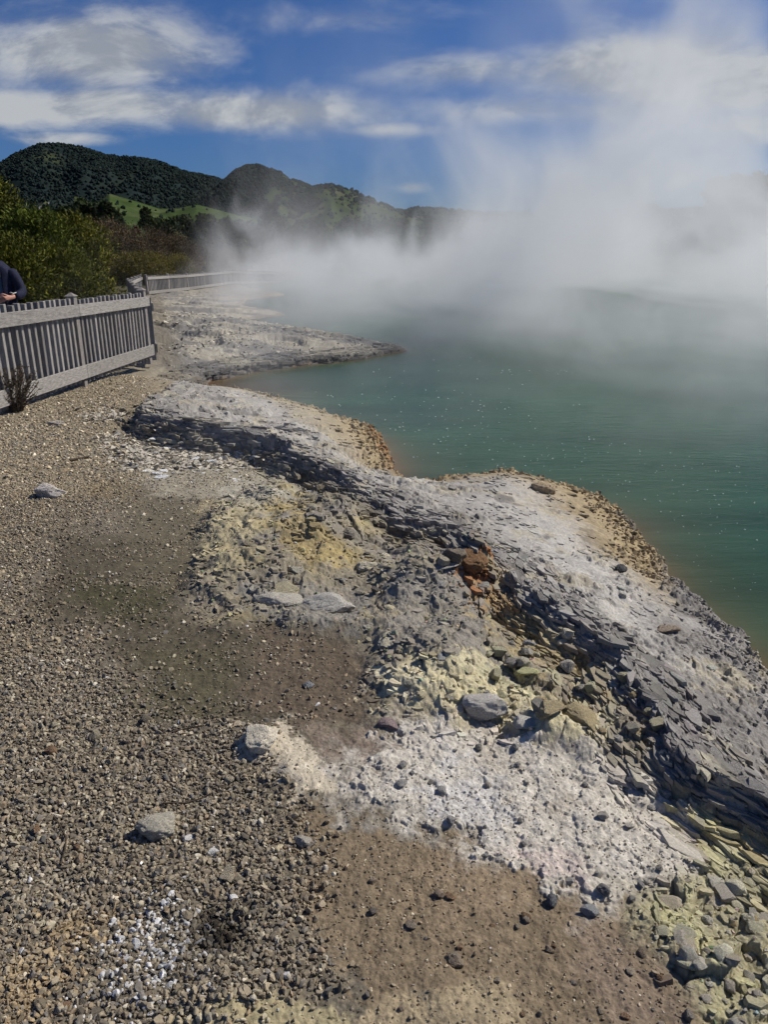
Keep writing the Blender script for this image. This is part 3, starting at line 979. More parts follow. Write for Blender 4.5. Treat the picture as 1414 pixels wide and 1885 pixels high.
def build_plate_fields():
    # the step of the shelf
    x, y, off = along_crest(6500, -.28, .26)
    far = np.clip(y / 3.2, 1, 3)
    plate_field('ledge_plates', 'thin grey rock plates layered along the step of the shelf', x, y, (.015 + .11 * RNG.beta(1.2, 3.4, len(x))) * far ** .7, RNG.uniform(.004, .012, len(x)) * far ** .6, 1.0, .10, 1.0, -.15, .055, (.18, .42))
    # low cliff of the far terrace
    LINE[0] = [tuple(at(u, v, z))[:2] for u, v, z in LIP[21:27]]
    x, y, off = along_crest(2600, -.12, .40, (-8, 20))
    plate_field('terrace_edge_plates', 'dark layered rock plates along the low cliff of the far terrace', x, y, RNG.uniform(.05, .26, len(x)), RNG.uniform(.010, .03, len(x)), .8, .0, 1.0, .1, .05, (.25, .6))
    LINE[0] = CRESTW
    # nodules of crust along the lip of the shelf
    LINE[0] = NEAR_LIP
    x, y, off = along_crest(9000, -.02, .34, (-1, 5))
    k = (poly_sd(x, y, SHELF) > -.05) & (RNG.uniform(size=len(x)) < np.exp(-np.maximum(off, 0) / .16)) & (gheight(x, y) > -.5)
    x, y = x[k], y[k]
    f = np.clip(y / 3.2, 1, 3) ** .7
    c = gcolour(x, y) * RNG.uniform(.75, 1.3, len(x))[:, None]
    o = scatter_mesh('lip_crust', x, y, (.005 + .016 * RNG.beta(1.2, 3, len(x))) * f, c.clip(.01, .7), 2, MAT['gravel'], False, .25)
    tag(o, 'knobbly tan crust along the lip of the shelf', 'crust', kind='stuff')
    LINE[0] = CRESTW
    # top of the shelf and the outcrop
    n = 90000
    a = RNG.uniform(math.radians(-24), math.radians(44), n)
    r = np.sqrt(RNG.uniform(1.0, 11 ** 2, n))
    x, y = np.sin(a) * r, np.cos(a) * r
    sh = poly_sd(x, y, SHELF)
    dc = crest_dir(x, y)[1]
    ptc = fbm(x * 2.1, y * 2.1, 3, 601)
    p = (sh > .03) * (.16 + .36 * np.exp(-dc / .30)) * sstep(-.25, .2, ptc) * np.clip(6 / r, .3, 1)
    k = RNG.uniform(size=n) < p
    xs, ys = x[k], y[k]
    f = np.clip(ys / 3.2, 1, 3) ** .8
    plate_field('shelf_plates', 'flat grey rock flakes lying on the shelf by the pool', xs, ys, (.010 + .060 * RNG.beta(1.1, 4, len(xs))) * f, RNG.uniform(.003, .009, len(xs)) * f ** .7, 1.0, .05, 1.0, -.1, .07, (.25, .6))
    o = np.maximum(poly_sd(x, y, OUT1W), poly_sd(x, y, RIM2W))
    p = (o > -.02) * sstep(-.2, .3, ptc) * .55 * np.clip(6 / r, .3, 1)
    k = RNG.uniform(size=n) < p
    xs, ys = x[k], y[k]
    f = np.clip(ys / 3.2, 1, 3) ** .8
    plate_field('outcrop_plates', 'broken yellow grey plates and flakes covering the outcrop', xs, ys, (.008 + .055 * RNG.beta(1.0, 4, len(xs))) * f, RNG.uniform(.004, .012, len(xs)) * f ** .7, 1.05, .04, .9, .0, .12, (.3, .7))


build_plate_fields()


def rock_mesh(name, seed, sub=4, squash=.7, layers=0.0, rough=.22, cuts=10):
    V, Fc = ICO[sub]
    rg = np.random.default_rng(seed)
    v = V.copy()
    for _ in range(cuts):
        d = rg.normal(size=3)
        d /= np.linalg.norm(d)
        c = rg.uniform(.5, .88)
        v -= np.maximum(v @ d - c, 0)[:, None] * d[None] * .92
    n = noise3(v * 1.6 + seed * 3.1, seed) * .6 + noise3(v * 3.7 + seed, seed + 1) * .3 + noise3(v * 8 + seed, seed + 2) * .2 + noise3(v * 17, seed + 3) * .12
    v = v * (1 + rough * n)[:, None]
    if layers:
        zz = v[:, 2]
        ph = zz * 9 + noise3(v * 2.2, seed + 5) * 1.6
        v[:, :2] *= (1 + layers * (np.abs((ph % 1) - .5) * 2 - .5))[:, None]
    v[:, 2] *= squash
    v /= np.abs(v[:, :2]).max()
    me_o = mesh_np(name, v, Fc, None, False, MAT['rock'])
    me = me_o.data
    me.name = name
    bpy.data.objects.remove(me_o)
    for p in me.polygons:
        p.use_smooth = sub >= 4
    return me


def slab_mesh(name, seed, thick=.12, k=7):
    """thin broken plate with an angular outline"""
    rg = np.random.default_rng(seed)
    an = np.sort(rg.uniform(0, 2 * math.pi, k))
    an = np.linspace(0, 2 * math.pi, k, endpoint=False) + rg.uniform(-.3, .3, k)
    ra = rg.uniform(.62, 1.0, k)
    bm = bmesh.new()
    vs = [bm.verts.new((math.cos(a) * r, math.sin(a) * r * .72, 0)) for a, r in zip(an, ra)]
    f = bm.faces.new(vs)
    ex = bmesh.ops.extrude_face_region(bm, geom=[f])
    up = [e for e in ex['geom'] if isinstance(e, bmesh.types.BMVert)]
    bmesh.ops.translate(bm, verts=up, vec=(0, 0, thick))
    for v in up:
        v.co.x *= .93
        v.co.y *= .93
        v.co.z += rg.uniform(-.25, .25) * thick
    bmesh.ops.recalc_face_normals(bm, faces=bm.faces)
    bmesh.ops.bevel(bm, geom=bm.edges[:], offset=thick * .12, segments=1, affect='EDGES')
    me = bpy.data.meshes.new(name)
    bm.to_mesh(me)
    bm.free()
    me.materials.append(MAT['rock'])
    return me


def place(name, me, u, v, wpx, col, label, cat, group=None, rz=0.0, sink=.25, tilt=(0, 0), sy=1.0, sz=1.0, xy=None):
    p = drop_at(u, v) if xy is None else Vector((xy[0], xy[1], float(gheight(xy[0], xy[1])[0])))
    dep = p.y * CP - (p.z - CAMZ) * SP
    s = wpx * .5 * dep / FPX if xy is None else wpx
    o = bpy.data.objects.new(name, me)
    COL.objects.link(o)
    zs = [c.co.z for c in me.vertices]
    lo, hi = min(zs) * s * sz, max(zs) * s * sz
    o.location = (p.x, p.y, p.z - lo - sink * (hi - lo))
    o.rotation_euler = (tilt[0], tilt[1], rz)
    o.scale = (s, s * sy, s * sz)
    o.color = (*col, 1)
    return tag(o, label, cat, group)


R_HERO = [rock_mesh('boulder_shape', 500 + i, 5, .62, .05, .20) for i in range(3)]
R_LAY = [rock_mesh('slab_shape', 520 + i, 5, .38, .10, .16) for i in range(3)]
R_LUMP = [rock_mesh('lump_shape', 540 + i, 5, .75, 0, .30, 5) for i in range(3)]
R_SM = [rock_mesh('stone_shape', 560 + i, 3, .72, 0, .16, 12) for i in range(7)]
R_PL = [slab_mesh('shard_shape', 580 + i, .13 + .05 * (i % 3), 6 + i % 3) for i in range(7)]

# single rocks one can point to
HERO = [
    ('boulder', R_LAY[0], 897, 1312, 98, (.50, .47, .42), 'large flat grey slab with a cracked dark underside on yellow crust', 'boulder', -.22, .26, (0.10, .05), .62, 1.15),
    ('rock', R_HERO[1], 966, 1336, 56, (.46, .44, .40), 'smooth grey angular rock just right of the large grey slab', 'rock', -.5, .2, (0.1, .1), .7, .7),
    ('rock', R_LAY[1], 1010, 1308, 74, (.34, .28, .17), 'ochre rock leaning behind the smooth grey angular rock', 'rock', .6, .25, (.25, .1), .7, 1.2),
    ('rock', R_LAY[2], 1075, 1325, 92, (.36, .295, .175), 'broad tan slab right of the ochre rock', 'rock', -.7, .3, (.1, .25), .6, .9),
    ('rock', R_LUMP[0], 292, 1530, 84, (.40, .37, .30), 'rough pale grey lump alone on the brown gravel', 'rock', .4, .18, (0, .1), .8, .75),
    ('rock', R_LUMP[2], 92, 910, 66, (.47, .43, .39), 'flat pinkish grey rock half sunk in the gravel', 'rock', .1, .45, (0, 0), .6, .8),
    ('rock', R_LUMP[1], 872, 1042, 66, (.23, .135, .07), 'rusty orange knob of rock at the foot of the grey shelf', 'rock', .3, .3, (0, .2), .8, .95),
    ('rock', R_LUMP[2], 838, 1034, 62, (.20, .165, .125), 'brown grey knob of rock touching the rusty orange one', 'rock', 1.3, .3, (0, .2), .8, .9),
    ('rock', R_HERO[0], 608, 1116, 124, (.44, .42, .375), 'long grey slab overhanging the dark mud', 'slab', .05, .42, (.10, 0), .50, .55),
    ('rock', R_HERO[2], 512, 1108, 104, (.43, .40, .34), 'grey slab left of the long overhanging one', 'slab', .15, .45, (.1, 0), .5, .5),
    ('rock', R_HERO[0], 1016, 1660, 34, (.13, .132, .14), 'tall dark blue grey stone at the edge of the white crust', 'stone', 1.3, .2, (0, 0), .6, 1.1),
    ('rock', R_HERO[2], 1085, 1680, 38, (.24, .24, .24), 'grey stone with a flat lit top below the white crust', 'stone', .2, .25, (0, 0), .8, .9),
    ('rock', R_HERO[1], 1114, 1642, 36, (.17, .165, .16), 'dark pointed stone casting a long shadow on white crust', 'stone', .8, .2, (0, .3), .8, 1.1),
    ('rock', R_HERO[0], 840, 1772, 42, (.24, .195, .145), 'brown stone lying alone on the brown mud', 'stone', -.4, .25, (0, 0), .75, .9),
    ('rock', R_HERO[2], 558, 1553, 40, (.36, .33, .285), 'wedge shaped pale stone where gravel meets brown mud', 'stone', .1, .2, (0, .2), .6, .9),
    ('rock', R_HERO[1], 514, 1566, 26, (.58, .50, .33), 'small cream stone beside the wedge shaped pale stone', 'stone', .6, .2, (0, 0), .8, .9),
    ('rock', R_LAY[1], 968, 1238, 50, (.47, .455, .25), 'pale yellow slab on the yellow rubble', 'slab', -.1, .2, (.1, 0), .7, .9),
    ('rock', R_HERO[2], 974, 1190, 28, (.28, .275, .265), 'rounded grey stone above the pale yellow slab', 'stone', .5, .2, (0, 0), .9, 1.1),
    ('rock', R_HERO[0], 570, 1264, 24, (.24, .25, .255), 'blue grey stone alone on the dark pebbly mud', 'stone', .5, .2, (0, 0), .8, .9),
    ('rock', R_LAY[2], 716, 1334, 46, (.26, .20, .195), 'purple grey slab at the inner corner of the pale crust', 'slab', -.3, .3, (.2, 0), .6, 1.0),
    ('rock', R_LUMP[1], 480, 1362, 74, (.66, .60, .48), 'cream crumbly lump at the end of the pale crust', 'rock', .2, .45, (0, 0), .85, .9),
    ('rock', R_HERO[1], 346, 1546, 26, (.62, .60, .57), 'white chipped stone right of the rough pale grey lump', 'stone', .2, .2, (0, 0), .7, .9),
    ('rock', R_HERO[2], 394, 1570, 30, (.62, .61, .58), 'white and grey stone on brown gravel by the mud', 'stone', .9, .2, (0, 0), .7, .8),
    ('rock', R_LAY[0], 105, 782, 38, (.50, .44, .36), 'low cream rock on gravel in front of the fence', 'rock', .0, .3, (0, 0), .5, .7),
    ('rock', R_LUMP[0], 1003, 903, 56, (.42, .33, .215), 'orange brown block on the crusted pool edge', 'rock', .0, .35, (0, 0), .7, .7),
    ('rock', R_HERO[0], 1145, 1052, 30, (.10, .10, .10), 'dark stone on the pale grey shelf', 'stone', .5, .2, (0, .2), .7, 1.0),
    ('rock', R_LAY[1], 1225, 1160, 62, (.28, .225, .17), 'brown block in a hollow of the grey shelf', 'rock', .2, .4, (0, 0), .6, .9),
    ('rock', R_HERO[1], 1310, 1232, 32, (.42, .42, .36), 'pale grey stone on the grey shelf near the water', 'stone', .2, .3, (0, 0), .7, .7),
    ('shard', R_PL[0], 296, 880, 44, (.74, .73, .70), 'largest white flat shard tilted on the pebbles', 'rock shard', .15, -.1, (.18, -.14), .8, 1.0),
    ('shard', R_PL[1], 300, 868, 26, (.70, .69, .66), 'white flat shard touching the largest white one', 'rock shard', .9, 0, (.2, .1), .8, 1.0),
    ('shard', R_PL[2], 386, 851, 30, (.72, .71, .68), 'white flat shard by itself right of the largest white one', 'rock shard', 0, 0, (.1, -.1), .6, 1.0),
    ('shard', R_PL[3], 211, 772, 22, (.66, .63, .57), 'cream flat shard left of the dark ledge', 'rock shard', 0, 0, (.1, -.1), .6, 1.0),
]
for nm, me, u, v, w, c, lab, cat, rz, sk, tl, sy, sz in HERO:
    place(nm, me, u, v, w, c, lab, cat, None, rz, sk, tl, sy, sz)


def rnd_in(pts, n, sizes, seed):
    rg = random.Random(seed)
    us, vs = [p[0] for p in pts], [p[1] for p in pts]
    out = []
    while len(out) < n:
        u, v = rg.uniform(min(us), max(us)), rg.uniform(min(vs), max(vs))
        if poly_sd(np.array([u]), np.array([v]), pts)[0] > 0:
            out.append((u, v, sizes[0] + (sizes[1] - sizes[0]) * rg.random() ** 2.4, rg))
    return out


def many(name, pts, n, sizes, pal, shapes, label, cat, group, seed, sink=.2, flat=False, szr=(.8, 1.1)):
    for u, v, w, rg in rnd_in(pts, n, sizes, seed):
        c = rg.choice(pal)
        k = rg.uniform(.75, 1.25)
        place(name, rg.choice(shapes), u, v, w, [min(.8, a * k) for a in c], label, cat, group, rg.uniform(0, 6.28),
              sink * rg.uniform(.6, 1.4), (rg.uniform(-.25, .25), rg.uniform(-.25, .25)), rg.uniform(.65, 1.0), rg.uniform(*szr))


WCR = [(690, 1400), (900, 1360), (1050, 1380), (1180, 1430), (1280, 1500), (1300, 1640), (1180, 1660), (960, 1620), (800, 1530)]
BMUD = [(620, 1500), (800, 1560), (1000, 1640), (1180, 1690), (1260, 1800), (1280, 1900), (700, 1900), (640, 1800)]
SHARDS = [(250, 805), (420, 818), (520, 860), (470, 890), (330, 885), (240, 862)]
RUBB = [(880, 1215), (1000, 1150), (1120, 1200), (1200, 1300), (1230, 1400), (1160, 1390), (1080, 1350), (930, 1300)]
RIMR = [(1180, 1690), (1230, 1620), (1330, 1570), (1414, 1600), (1440, 1900), (1330, 1900), (1250, 1790)]
LEDG = [(560, 870), (640, 905), (740, 970), (880, 1030), (860, 1120), (700, 1110), (560, 960)]
GRV = [(20, 1000), (120, 1250), (440, 1380), (560, 1560), (560, 1720), (600, 1840), (20, 1880)]
many('stone', WCR, 85, (5, 24), [(.26, .25, .235), (.34, .325, .30), (.22, .205, .18), (.42, .385, .325)], R_SM, 'dark loose stone on the white crust', 'stone', 'dark stones on the white crust', 1)
many('stone', BMUD, 65, (6, 24), [(.24, .19, .14), (.17, .15, .13), (.30, .25, .19), (.20, .13, .08)], R_SM, 'brown loose stone on the brown mud', 'stone', 'brown stones on the mud', 2)
many('shard', SHARDS, 110, (10, 30), [(.66, .63, .56), (.52, .49, .42), (.74, .72, .67), (.40, .37, .31), (.60, .52, .42)], R_PL, 'flat pale shard in the litter before the dark ledge', 'rock shard', 'flat shards before the dark ledge', 3, 0)
many('stone', RUBB, 80, (10, 36), [(.42, .40, .27), (.36, .325, .22), (.30, .28, .24), (.42, .385, .30), (.32, .25, .15)], R_SM + R_PL[:4], 'yellowish rubble stone in the trough under the grey shelf', 'stone', 'yellow rubble in the trough', 4)
many('rock', RIMR, 100, (10, 58), [(.48, .45, .32), (.50, .47, .35), (.40, .375, .31), (.44, .385, .29), (.36, .325, .27)], R_SM + R_PL[:3] + R_HERO, 'yellow grey block in the rubble rim by the lower corner', 'rock', 'blocks of the rubble rim', 5, .42, False, (.55, .9))
many('stone', LEDG, 24, (10, 36), [(.20, .19, .175), (.30, .27, .20), (.16, .14, .12), (.40, .36, .27)], R_SM + R_PL[:4], 'grey angular stone on the outcrop below the ledge', 'stone', 'stones on the outcrop', 6, .2)
OUTB = [(400, 930), (560, 890), (740, 980), (900, 1060), (1010, 1180), (1100, 1290), (900, 1300), (720, 1270), (660, 1140), (480, 1110)]
many('rock', OUTB, 30, (26, 84), [(.36, .335, .27), (.40, .355, .24), (.32, .31, .285), (.44, .40, .30), (.27, .255, .23)], R_HERO + R_LUMP + R_LAY, 'weathered block half buried in the yellow grey outcrop', 'rock', 'weathered blocks of the outcrop', 9, .6, False, (.5, .9))
many('stone', GRV, 28, (18, 34), [(.21, .175, .125), (.14, .12, .095), (.30, .26, .19), (.22, .14, .085), (.12, .115, .105)], R_SM, 'larger brown stone among the gravel', 'stone', 'larger stones in the gravel', 8, .2)


# ------------------------------------------------------------------ broken plates of rock along the shelf step
def build_plates():
    rg = random.Random(21)
    L = 0
    for i in range(3, len(CRESTW) - 1):
        ax, ay = CRESTW[i]
        bx, by = CRESTW[i + 1]
        ln = math.hypot(bx - ax, by - ay)
        n = max(3, int(ln / .085))
        for k in range(n):
            t = (k + rg.random()) / n
            off = rg.uniform(-.05, .20)
            dx, dy = (bx - ax) / ln, (by - ay) / ln
            nx, ny = -dy, dx
            if poly_sd(np.array([ax + nx * .1]), np.array([ay + ny * .1]), SHELF)[0] < 0:
                nx, ny = dy, -dx
            x, y = ax + dx * ln * t + nx * off, ay + dy * ln * t + ny * off
            g = rg.uniform(.8, 1.25)
            w = rg.uniform(.03, .085) * (1.4 if y > 6 else 1)
            place('shard', rg.choice(R_PL), 0, 0, w, (.27 * g, .255 * g, .235 * g), 'thin grey plate of rock flaking off the shelf step', 'rock shard',
                  'grey plates along the shelf step', math.atan2(dy, dx) + rg.uniform(-.3, .3), .25, (rg.uniform(-.2, .2), rg.uniform(-.2, .2)), rg.uniform(.5, .8), rg.uniform(.6, 1.2), xy=(x, y))
            L += 1
            if L > 190:
                return


build_plates()


# ------------------------------------------------------------------ bubbles
def build_bubbles():
    V, Fc = ICO[2]
    o0 = mesh_np('bubble', V, Fc, None, True, MAT['bubble'])
    me = o0.data
    bpy.data.objects.remove(o0)
    rg = random.Random(5)
    zones = [([(560, 720), (700, 700), (960, 740), (1040, 830), (940, 870), (760, 860), (720, 800), (640, 760)], 120),
             ([(900, 850), (1100, 800), (1400, 860), (1400, 1120), (1320, 1110), (1180, 960), (1040, 880)], 130),
             ([(900, 680), (1100, 680), (1110, 690), (900, 690)], 14), ([(640, 690), (860, 650), (960, 690), (1100, 760), (800, 720)], 20)]
    for pts, n in zones:
        for u, v, w, _ in rnd_in(pts, n, (1.6, 4.0), n):
            p = at(u, v, ZW)
            if poly_sd(np.array([p.x]), np.array([p.y]), LAKE)[0] < .15:
                continue
            s = w * .5 * (p.y * CP + (CAMZ - ZW) * SP) / FPX
            o = bpy.data.objects.new('bubble', me)
            COL.objects.link(o)
            o.location = (p.x, p.y, ZW + s * .1)
            o.scale = (s, s, s * .7)
            tag(o, 'small white gas bubble floating on the green water', 'bubble', 'bubbles on the pool')


build_bubbles()


# ------------------------------------------------------------------ FENCES
def box_bm(bm, c, d):
    """axis aligned box with slightly eased edges"""
    r = bmesh.ops.create_cube(bm, size=1)
    for v in r['verts']:
        v.co = Vector((v.co.x * d[0] + c[0], v.co.y * d[1] + c[1], v.co.z * d[2] + c[2]))
    return r['verts']


def bm_obj(name, bm, mat, parent=None, bevel=0.0):
    if bevel:
        bmesh.ops.bevel(bm, geom=bm.edges[:], offset=bevel, segments=1, affect='EDGES')
    me = bpy.data.meshes.new(name)
    bm.to_mesh(me)
    bm.free()
    me.materials.append(mat)
    o = bpy.data.objects.new(name, me)
    COL.objects.link(o)
    if parent:
        o.parent = parent
    return o


_bm = bmesh.new()
box_bm(_bm, (0, 0, .485), (.06, .05, .93))
PICK = bm_obj('picket', _bm, MAT['woodv'], None, .004)
PICKME = PICK.data
bpy.data.objects.remove(PICK)
POSTME = None


def fence(name, label, pts, period=.168, height=1.0, limit=100, rails_every=2.4, phase=.5):
    """picket fence along world points (x, y, z of its foot); the rails sit on the lake side"""
    p0 = Vector(pts[0])
    root = empty(name, p0)
    tag(root, label, 'fence')
    rg = random.Random(len(pts) + int(p0.x * 10))
    cnt = 0
    post_bm = bmesh.new()
    box_bm(post_bm, (0, 0, .465), (.10, .10, 1.03))
    cap = bmesh.ops.create_cone(post_bm, cap_ends=True, segments=4, radius1=.095, radius2=.005, depth=.04, matrix=Matrix.Translation((0, 0, 1.0)) @ Matrix.Rotation(math.pi / 4, 4, 'Z'))
    po = bm_obj('post', post_bm, MAT['woodv'])
    pme = po.data
    bpy.data.objects.remove(po)
    extra = bmesh.new()
    ncap = 0
    for a, b in zip(pts[:-1], pts[1:]):
        a, b = Vector(a), Vector(b)
        d = b - a
        L = math.hypot(d.x, d.y)
        ang = math.atan2(d.y, d.x) - math.pi / 2
        # frame: local y along the fence, local x towards the lake (right of travel)
        fx = Vector((d.y / L, -d.x / L, 0))
        n = int(L / period)
        for i in range(n):
            t = (i + phase) * period / L
            q = a + d * t
            if cnt < limit:
                o = bpy.data.objects.new('picket', PICKME)
                COL.objects.link(o)
                o.parent = root
                o.location = q - p0 + Vector((0, 0, rg.uniform(-.012, .012)))
                o.rotation_euler = (rg.uniform(-.008, .008), rg.uniform(-.01, .01), ang)
                k = rg.uniform(.6, 1.15)
                o.color = (.295 * k, .275 * k, .255 * k, 1)
            else:
                vv = box_bm(extra, (0, 0, .485), (.06, .05, .93))
                M = Matrix.Translation(q - p0) @ Matrix.Rotation(ang, 4, 'Z')
                for v in vv:
                    v.co = M @ v.co
                ncap += 1
            cnt += 1
        npost = max(1, int(round(L / rails_every)))
        for i in range(npost + 1):
            q = a + d * (i / npost)
            o = bpy.data.objects.new('post', pme)
            COL.objects.link(o)
            o.parent = root
            o.location = q - p0 - fx * .005
            o.rotation_euler = (0, 0, ang)
            k = rg.uniform(.75, 1.0)
            o.color = (.24 * k, .218 * k, .205 * k, 1)
        for i in range(npost):
            qa, qb = a + d * (i / npost), a + d * ((i + 1) / npost)
            for nm, zz, hh in (('top_rail', .826, .130), ('bottom_rail', .145, .15)):
                bm = bmesh.new()
                ll = (qb - qa).length - .006
                sub = box_bm(bm, (0, 0, 0), (.032, ll + (.10 if i == npost - 1 else 0), hh))
                o = bm_obj(nm, bm, MAT['woodh'], root, .003)
                k = rg.uniform(.8, 1.15)
                o.color = (.255 * k, .238 * k, .22 * k, 1)
                mid = (qa + qb) / 2
                dz = math.atan2(qb.z - qa.z, math.hypot(qb.x - qa.x, qb.y - qa.y))
                o.location = mid - p0 + fx * .068 + Vector((0, 0, zz)) + d.normalized() * (.05 if i == npost - 1 else 0)
                o.rotation_euler = (dz, 0, ang)
    if ncap:
        eo = bm_obj('picket_run', extra, MAT['wood'], root)
        eo['kind'] = 'stuff'
    else:
        extra.free()
    return root


def fz(x, y):
    return float(gheight(x, y)[0])


P1 = at(273, 662, -.06)
PM = at(176, 703, -.02)
PL = at(40, 748, .0)
dirf = Vector((P1.x - PL.x, P1.y - PL.y, 0)).normalized()
A0 = Vector((P1.x, P1.y, P1.z)) - dirf * 5.35
A0.z = .02
mid_y = (P1.y - A0.y) / (dirf.y)
FA = [(A0.x, A0.y, .02), (P1.x, P1.y, P1.z)]
nf_ = fence('picket_fence', 'weathered grey picket fence beside the gravel, nearest of the fences', FA, .146, rails_every=2.25)
nf_.scale = (1, 1, 1.15)
K1 = at(262, 543, -.34)
K1 = Vector((K1.x, K1.y, -.34))
fence('picket_fence', 'grey picket fence seen end on behind the nearest fence end', [(P1.x - .02, P1.y + .35, P1.z), (-9.2, 28, fz(-9.2, 28) - .02), (K1.x, K1.y, fz(K1.x, K1.y) - .02)], .168, limit=100, rails_every=2.6)
q1, q2, q3 = at(345, 534, -.36), at(425, 522, -.36), at(600, 507, -.40)
fence('picket_fence', 'long grey picket fence curving along the far terrace into the steam', [(a_, b_, fz(a_, b_) - .02) for a_, b_ in ((K1.x + .25, K1.y), (q1.x, q1.y), (q2.x, q2.y), (q3.x, q3.y))], .18, limit=100, rails_every=2.8)
s1, s2 = at_y(352, 497, 78), at_y(409, 497, 78)
fence('picket_fence', 'short grey picket fence carrying the signs beyond the long fence', [(s1.x, 78, -.05), (s2.x, 78, -.05)], .3, height=1.0, rails_every=1.6)


def sign(label, u, w, h, mat, marks):
    p = at_y(u, 484, 78)
    root = empty('sign', (p.x, 77.82, .72))
    tag(root, label, 'sign')
    bm = bmesh.new()
    box_bm(bm, (0, 0, 0), (w, .03, h))
    bm_obj('board', bm, mat, root, .004)
    for (mx, mz, mw, mh, mm) in marks:
        bm = bmesh.new()
        box_bm(bm, (mx, -.0225, mz), (mw, .012, mh))
        bm_obj('mark', bm, mm, root)


sign('yellow warning sign on the short fence in the distance', 370, .42, .26, MAT['yellow'], [(-.1, 0, .1, .14, MAT['black']), (.08, .05, .2, .03, MAT['black']), (.08, -.04, .18, .03, MAT['black'])])
sign('white sign with a red mark on the short fence in the distance', 385, .24, .26, MAT['white'], [(0, .02, .11, .12, MAT['red'])])


# ------------------------------------------------------------------ VEGETATION
def tube(V, Fl, p, q, r0, r1, k=6):
    p, q = np.array(p, float), np.array(q, float)
    d = q - p
    d /= np.linalg.norm(d) + 1e-9
    a = np.cross(d, (0, 0, 1.0) if abs(d[2]) < .9 else (1.0, 0, 0))
    a /= np.linalg.norm(a)
    b = np.cross(d, a)
    n0 = sum(len(v) for v in V)
    an = np.linspace(0, 2 * math.pi, k, endpoint=False)
    ring = np.cos(an)[:, None] * a + np.sin(an)[:, None] * b
    V.append(np.concatenate([p + ring * r0, q + ring * r1]))
    i = np.arange(k)
    Fl.append(np.stack([n0 + i, n0 + (i + 1) % k, n0 + k + (i + 1) % k, n0 + k + i], -1))


def leaves(P, D, ln, wd, col):
    """one pointed leaf (two triangles as a quad) per point P along direction D"""
    n = len(P)
    D = D / np.linalg.norm(D, axis=1)[:, None]
    s = np.cross(D, RNG.normal(size=(n, 3)))
    s /= np.linalg.norm(s, axis=1)[:, None] + 1e-9
    ln = ln * RNG.uniform(.6, 1.4, n)[:, None]
    wd = wd * RNG.uniform(.6, 1.4, n)[:, None]
    V = np.stack([P, P + D * ln * .5 + s * wd, P + D * ln, P + D * ln * .5 - s * wd], 1)
    Fc = np.arange(n * 4).reshape(n, 4)
    return V.reshape(-1, 3), Fc, np.repeat(col, 4, 0)


def tree_mesh(h, w, n_clump, per, leaf, base_col, tip_col, seed, crown0=.22, spray=False, trunk=True, cone=0.0, droop=0.0):
    """returns crown arrays and trunk arrays around the origin; h metres tall, w metres wide"""
    rg = np.random.default_rng(seed)
    V, Fl = [], []
    top = np.array((rg.uniform(-.04, .04) * w, rg.uniform(-.04, .04) * w, h * .82))
    if trunk:
        r = max(.03, h * .022)
        kn = [np.zeros(3) - (0, 0, .15)] + [top * t + rg.normal(size=3) * (.02 * w, .02 * w, 0) for t in (.3, .6, 1.0)]
        for i in range(3):
            tube(V, Fl, kn[i], kn[i + 1], r * (1 - .28 * i), r * (1 - .28 * (i + 1)), 7)
    cen, rad = [], []
    for i in range(n_clump):
        t = rg.uniform() ** .8
        zc = h * (crown0 + (1 - crown0) * t)
        prof = math.sqrt(max(.02, 1 - ((t - .38) / .66) ** 2)) if not cone else (1 - t) ** cone + .06
        an = rg.uniform(0, 2 * math.pi)
        rr_ = w * .5 * prof * rg.uniform(.45, 1.0) * rg.choice([1, 1, 1.12])
        c = np.array((math.cos(an) * rr_, math.sin(an) * rr_, zc * .94))
        cen.append(c)
        rad.append(w * rg.uniform(.10, .19) * (1 if not cone else .7))
        if trunk and i % 2 == 0:
            tt = max(.15, min(.95, (zc / h) - .2))
            st = top * tt
            m = st * .45 + c * .55 + (0, 0, -.03 * h)
            rr0 = max(.008, h * .008)
            tube(V, Fl, st, m, rr0, rr0 * .6, 5)
            tube(V, Fl, m, c, rr0 * .6, rr0 * .2, 5)
    cen, rad = np.array(cen), np.array(rad)
    n = n_clump * per
    wh = np.repeat(np.arange(n_clump), per)
    d = rg.normal(size=(n, 3))
    d /= np.linalg.norm(d, axis=1)[:, None]
    rad_n = rg.uniform(.25, 1.0, n) ** .6
    P = cen[wh] + d * (rad[wh] * rad_n)[:, None] * np.array((1, 1, .75))
    clump_tone = rg.uniform(.45, 1.5, n_clump)[wh]
    outw = P - np.array((0, 0, h * .45))
    outw /= np.linalg.norm(outw, axis=1)[:, None] + 1e-9
    if spray:
        D = outw * .5 + d * .35 + np.array((0, 0, .85)) + rg.normal(size=(n, 3)) * .25
        k = 6
        PP, DD, CT = [], [], []
        for j in range(k):
            PP.append(P + D / np.linalg.norm(D, axis=1)[:, None] * leaf * 1.1 * j)
            DD.append(D + rg.normal(size=(n, 3)) * .75)
            CT.append(clump_tone * (.8 + .07 * j))
        P, D, clump_tone = np.concatenate(PP), np.concatenate(DD), np.concatenate(CT)
        n = len(P)
    else:
        D = outw * .5 + rg.normal(size=(n, 3)) * .8 - np.array((0, 0, droop))
    mixv = rg.uniform(0, 1, n)[:, None]
    col = (np.array(base_col)[None] * (1 - mixv) + np.array(tip_col)[None] * mixv) * (clump_tone * rg.uniform(.7, 1.3, n))[:, None]
    global RNG
    keep = RNG
    RNG = rg
    cv = leaves(P, D, leaf, leaf * (.22 if spray else .34), col)
    RNG = keep
    return cv, (np.concatenate(V), np.concatenate(Fl)) if V else None


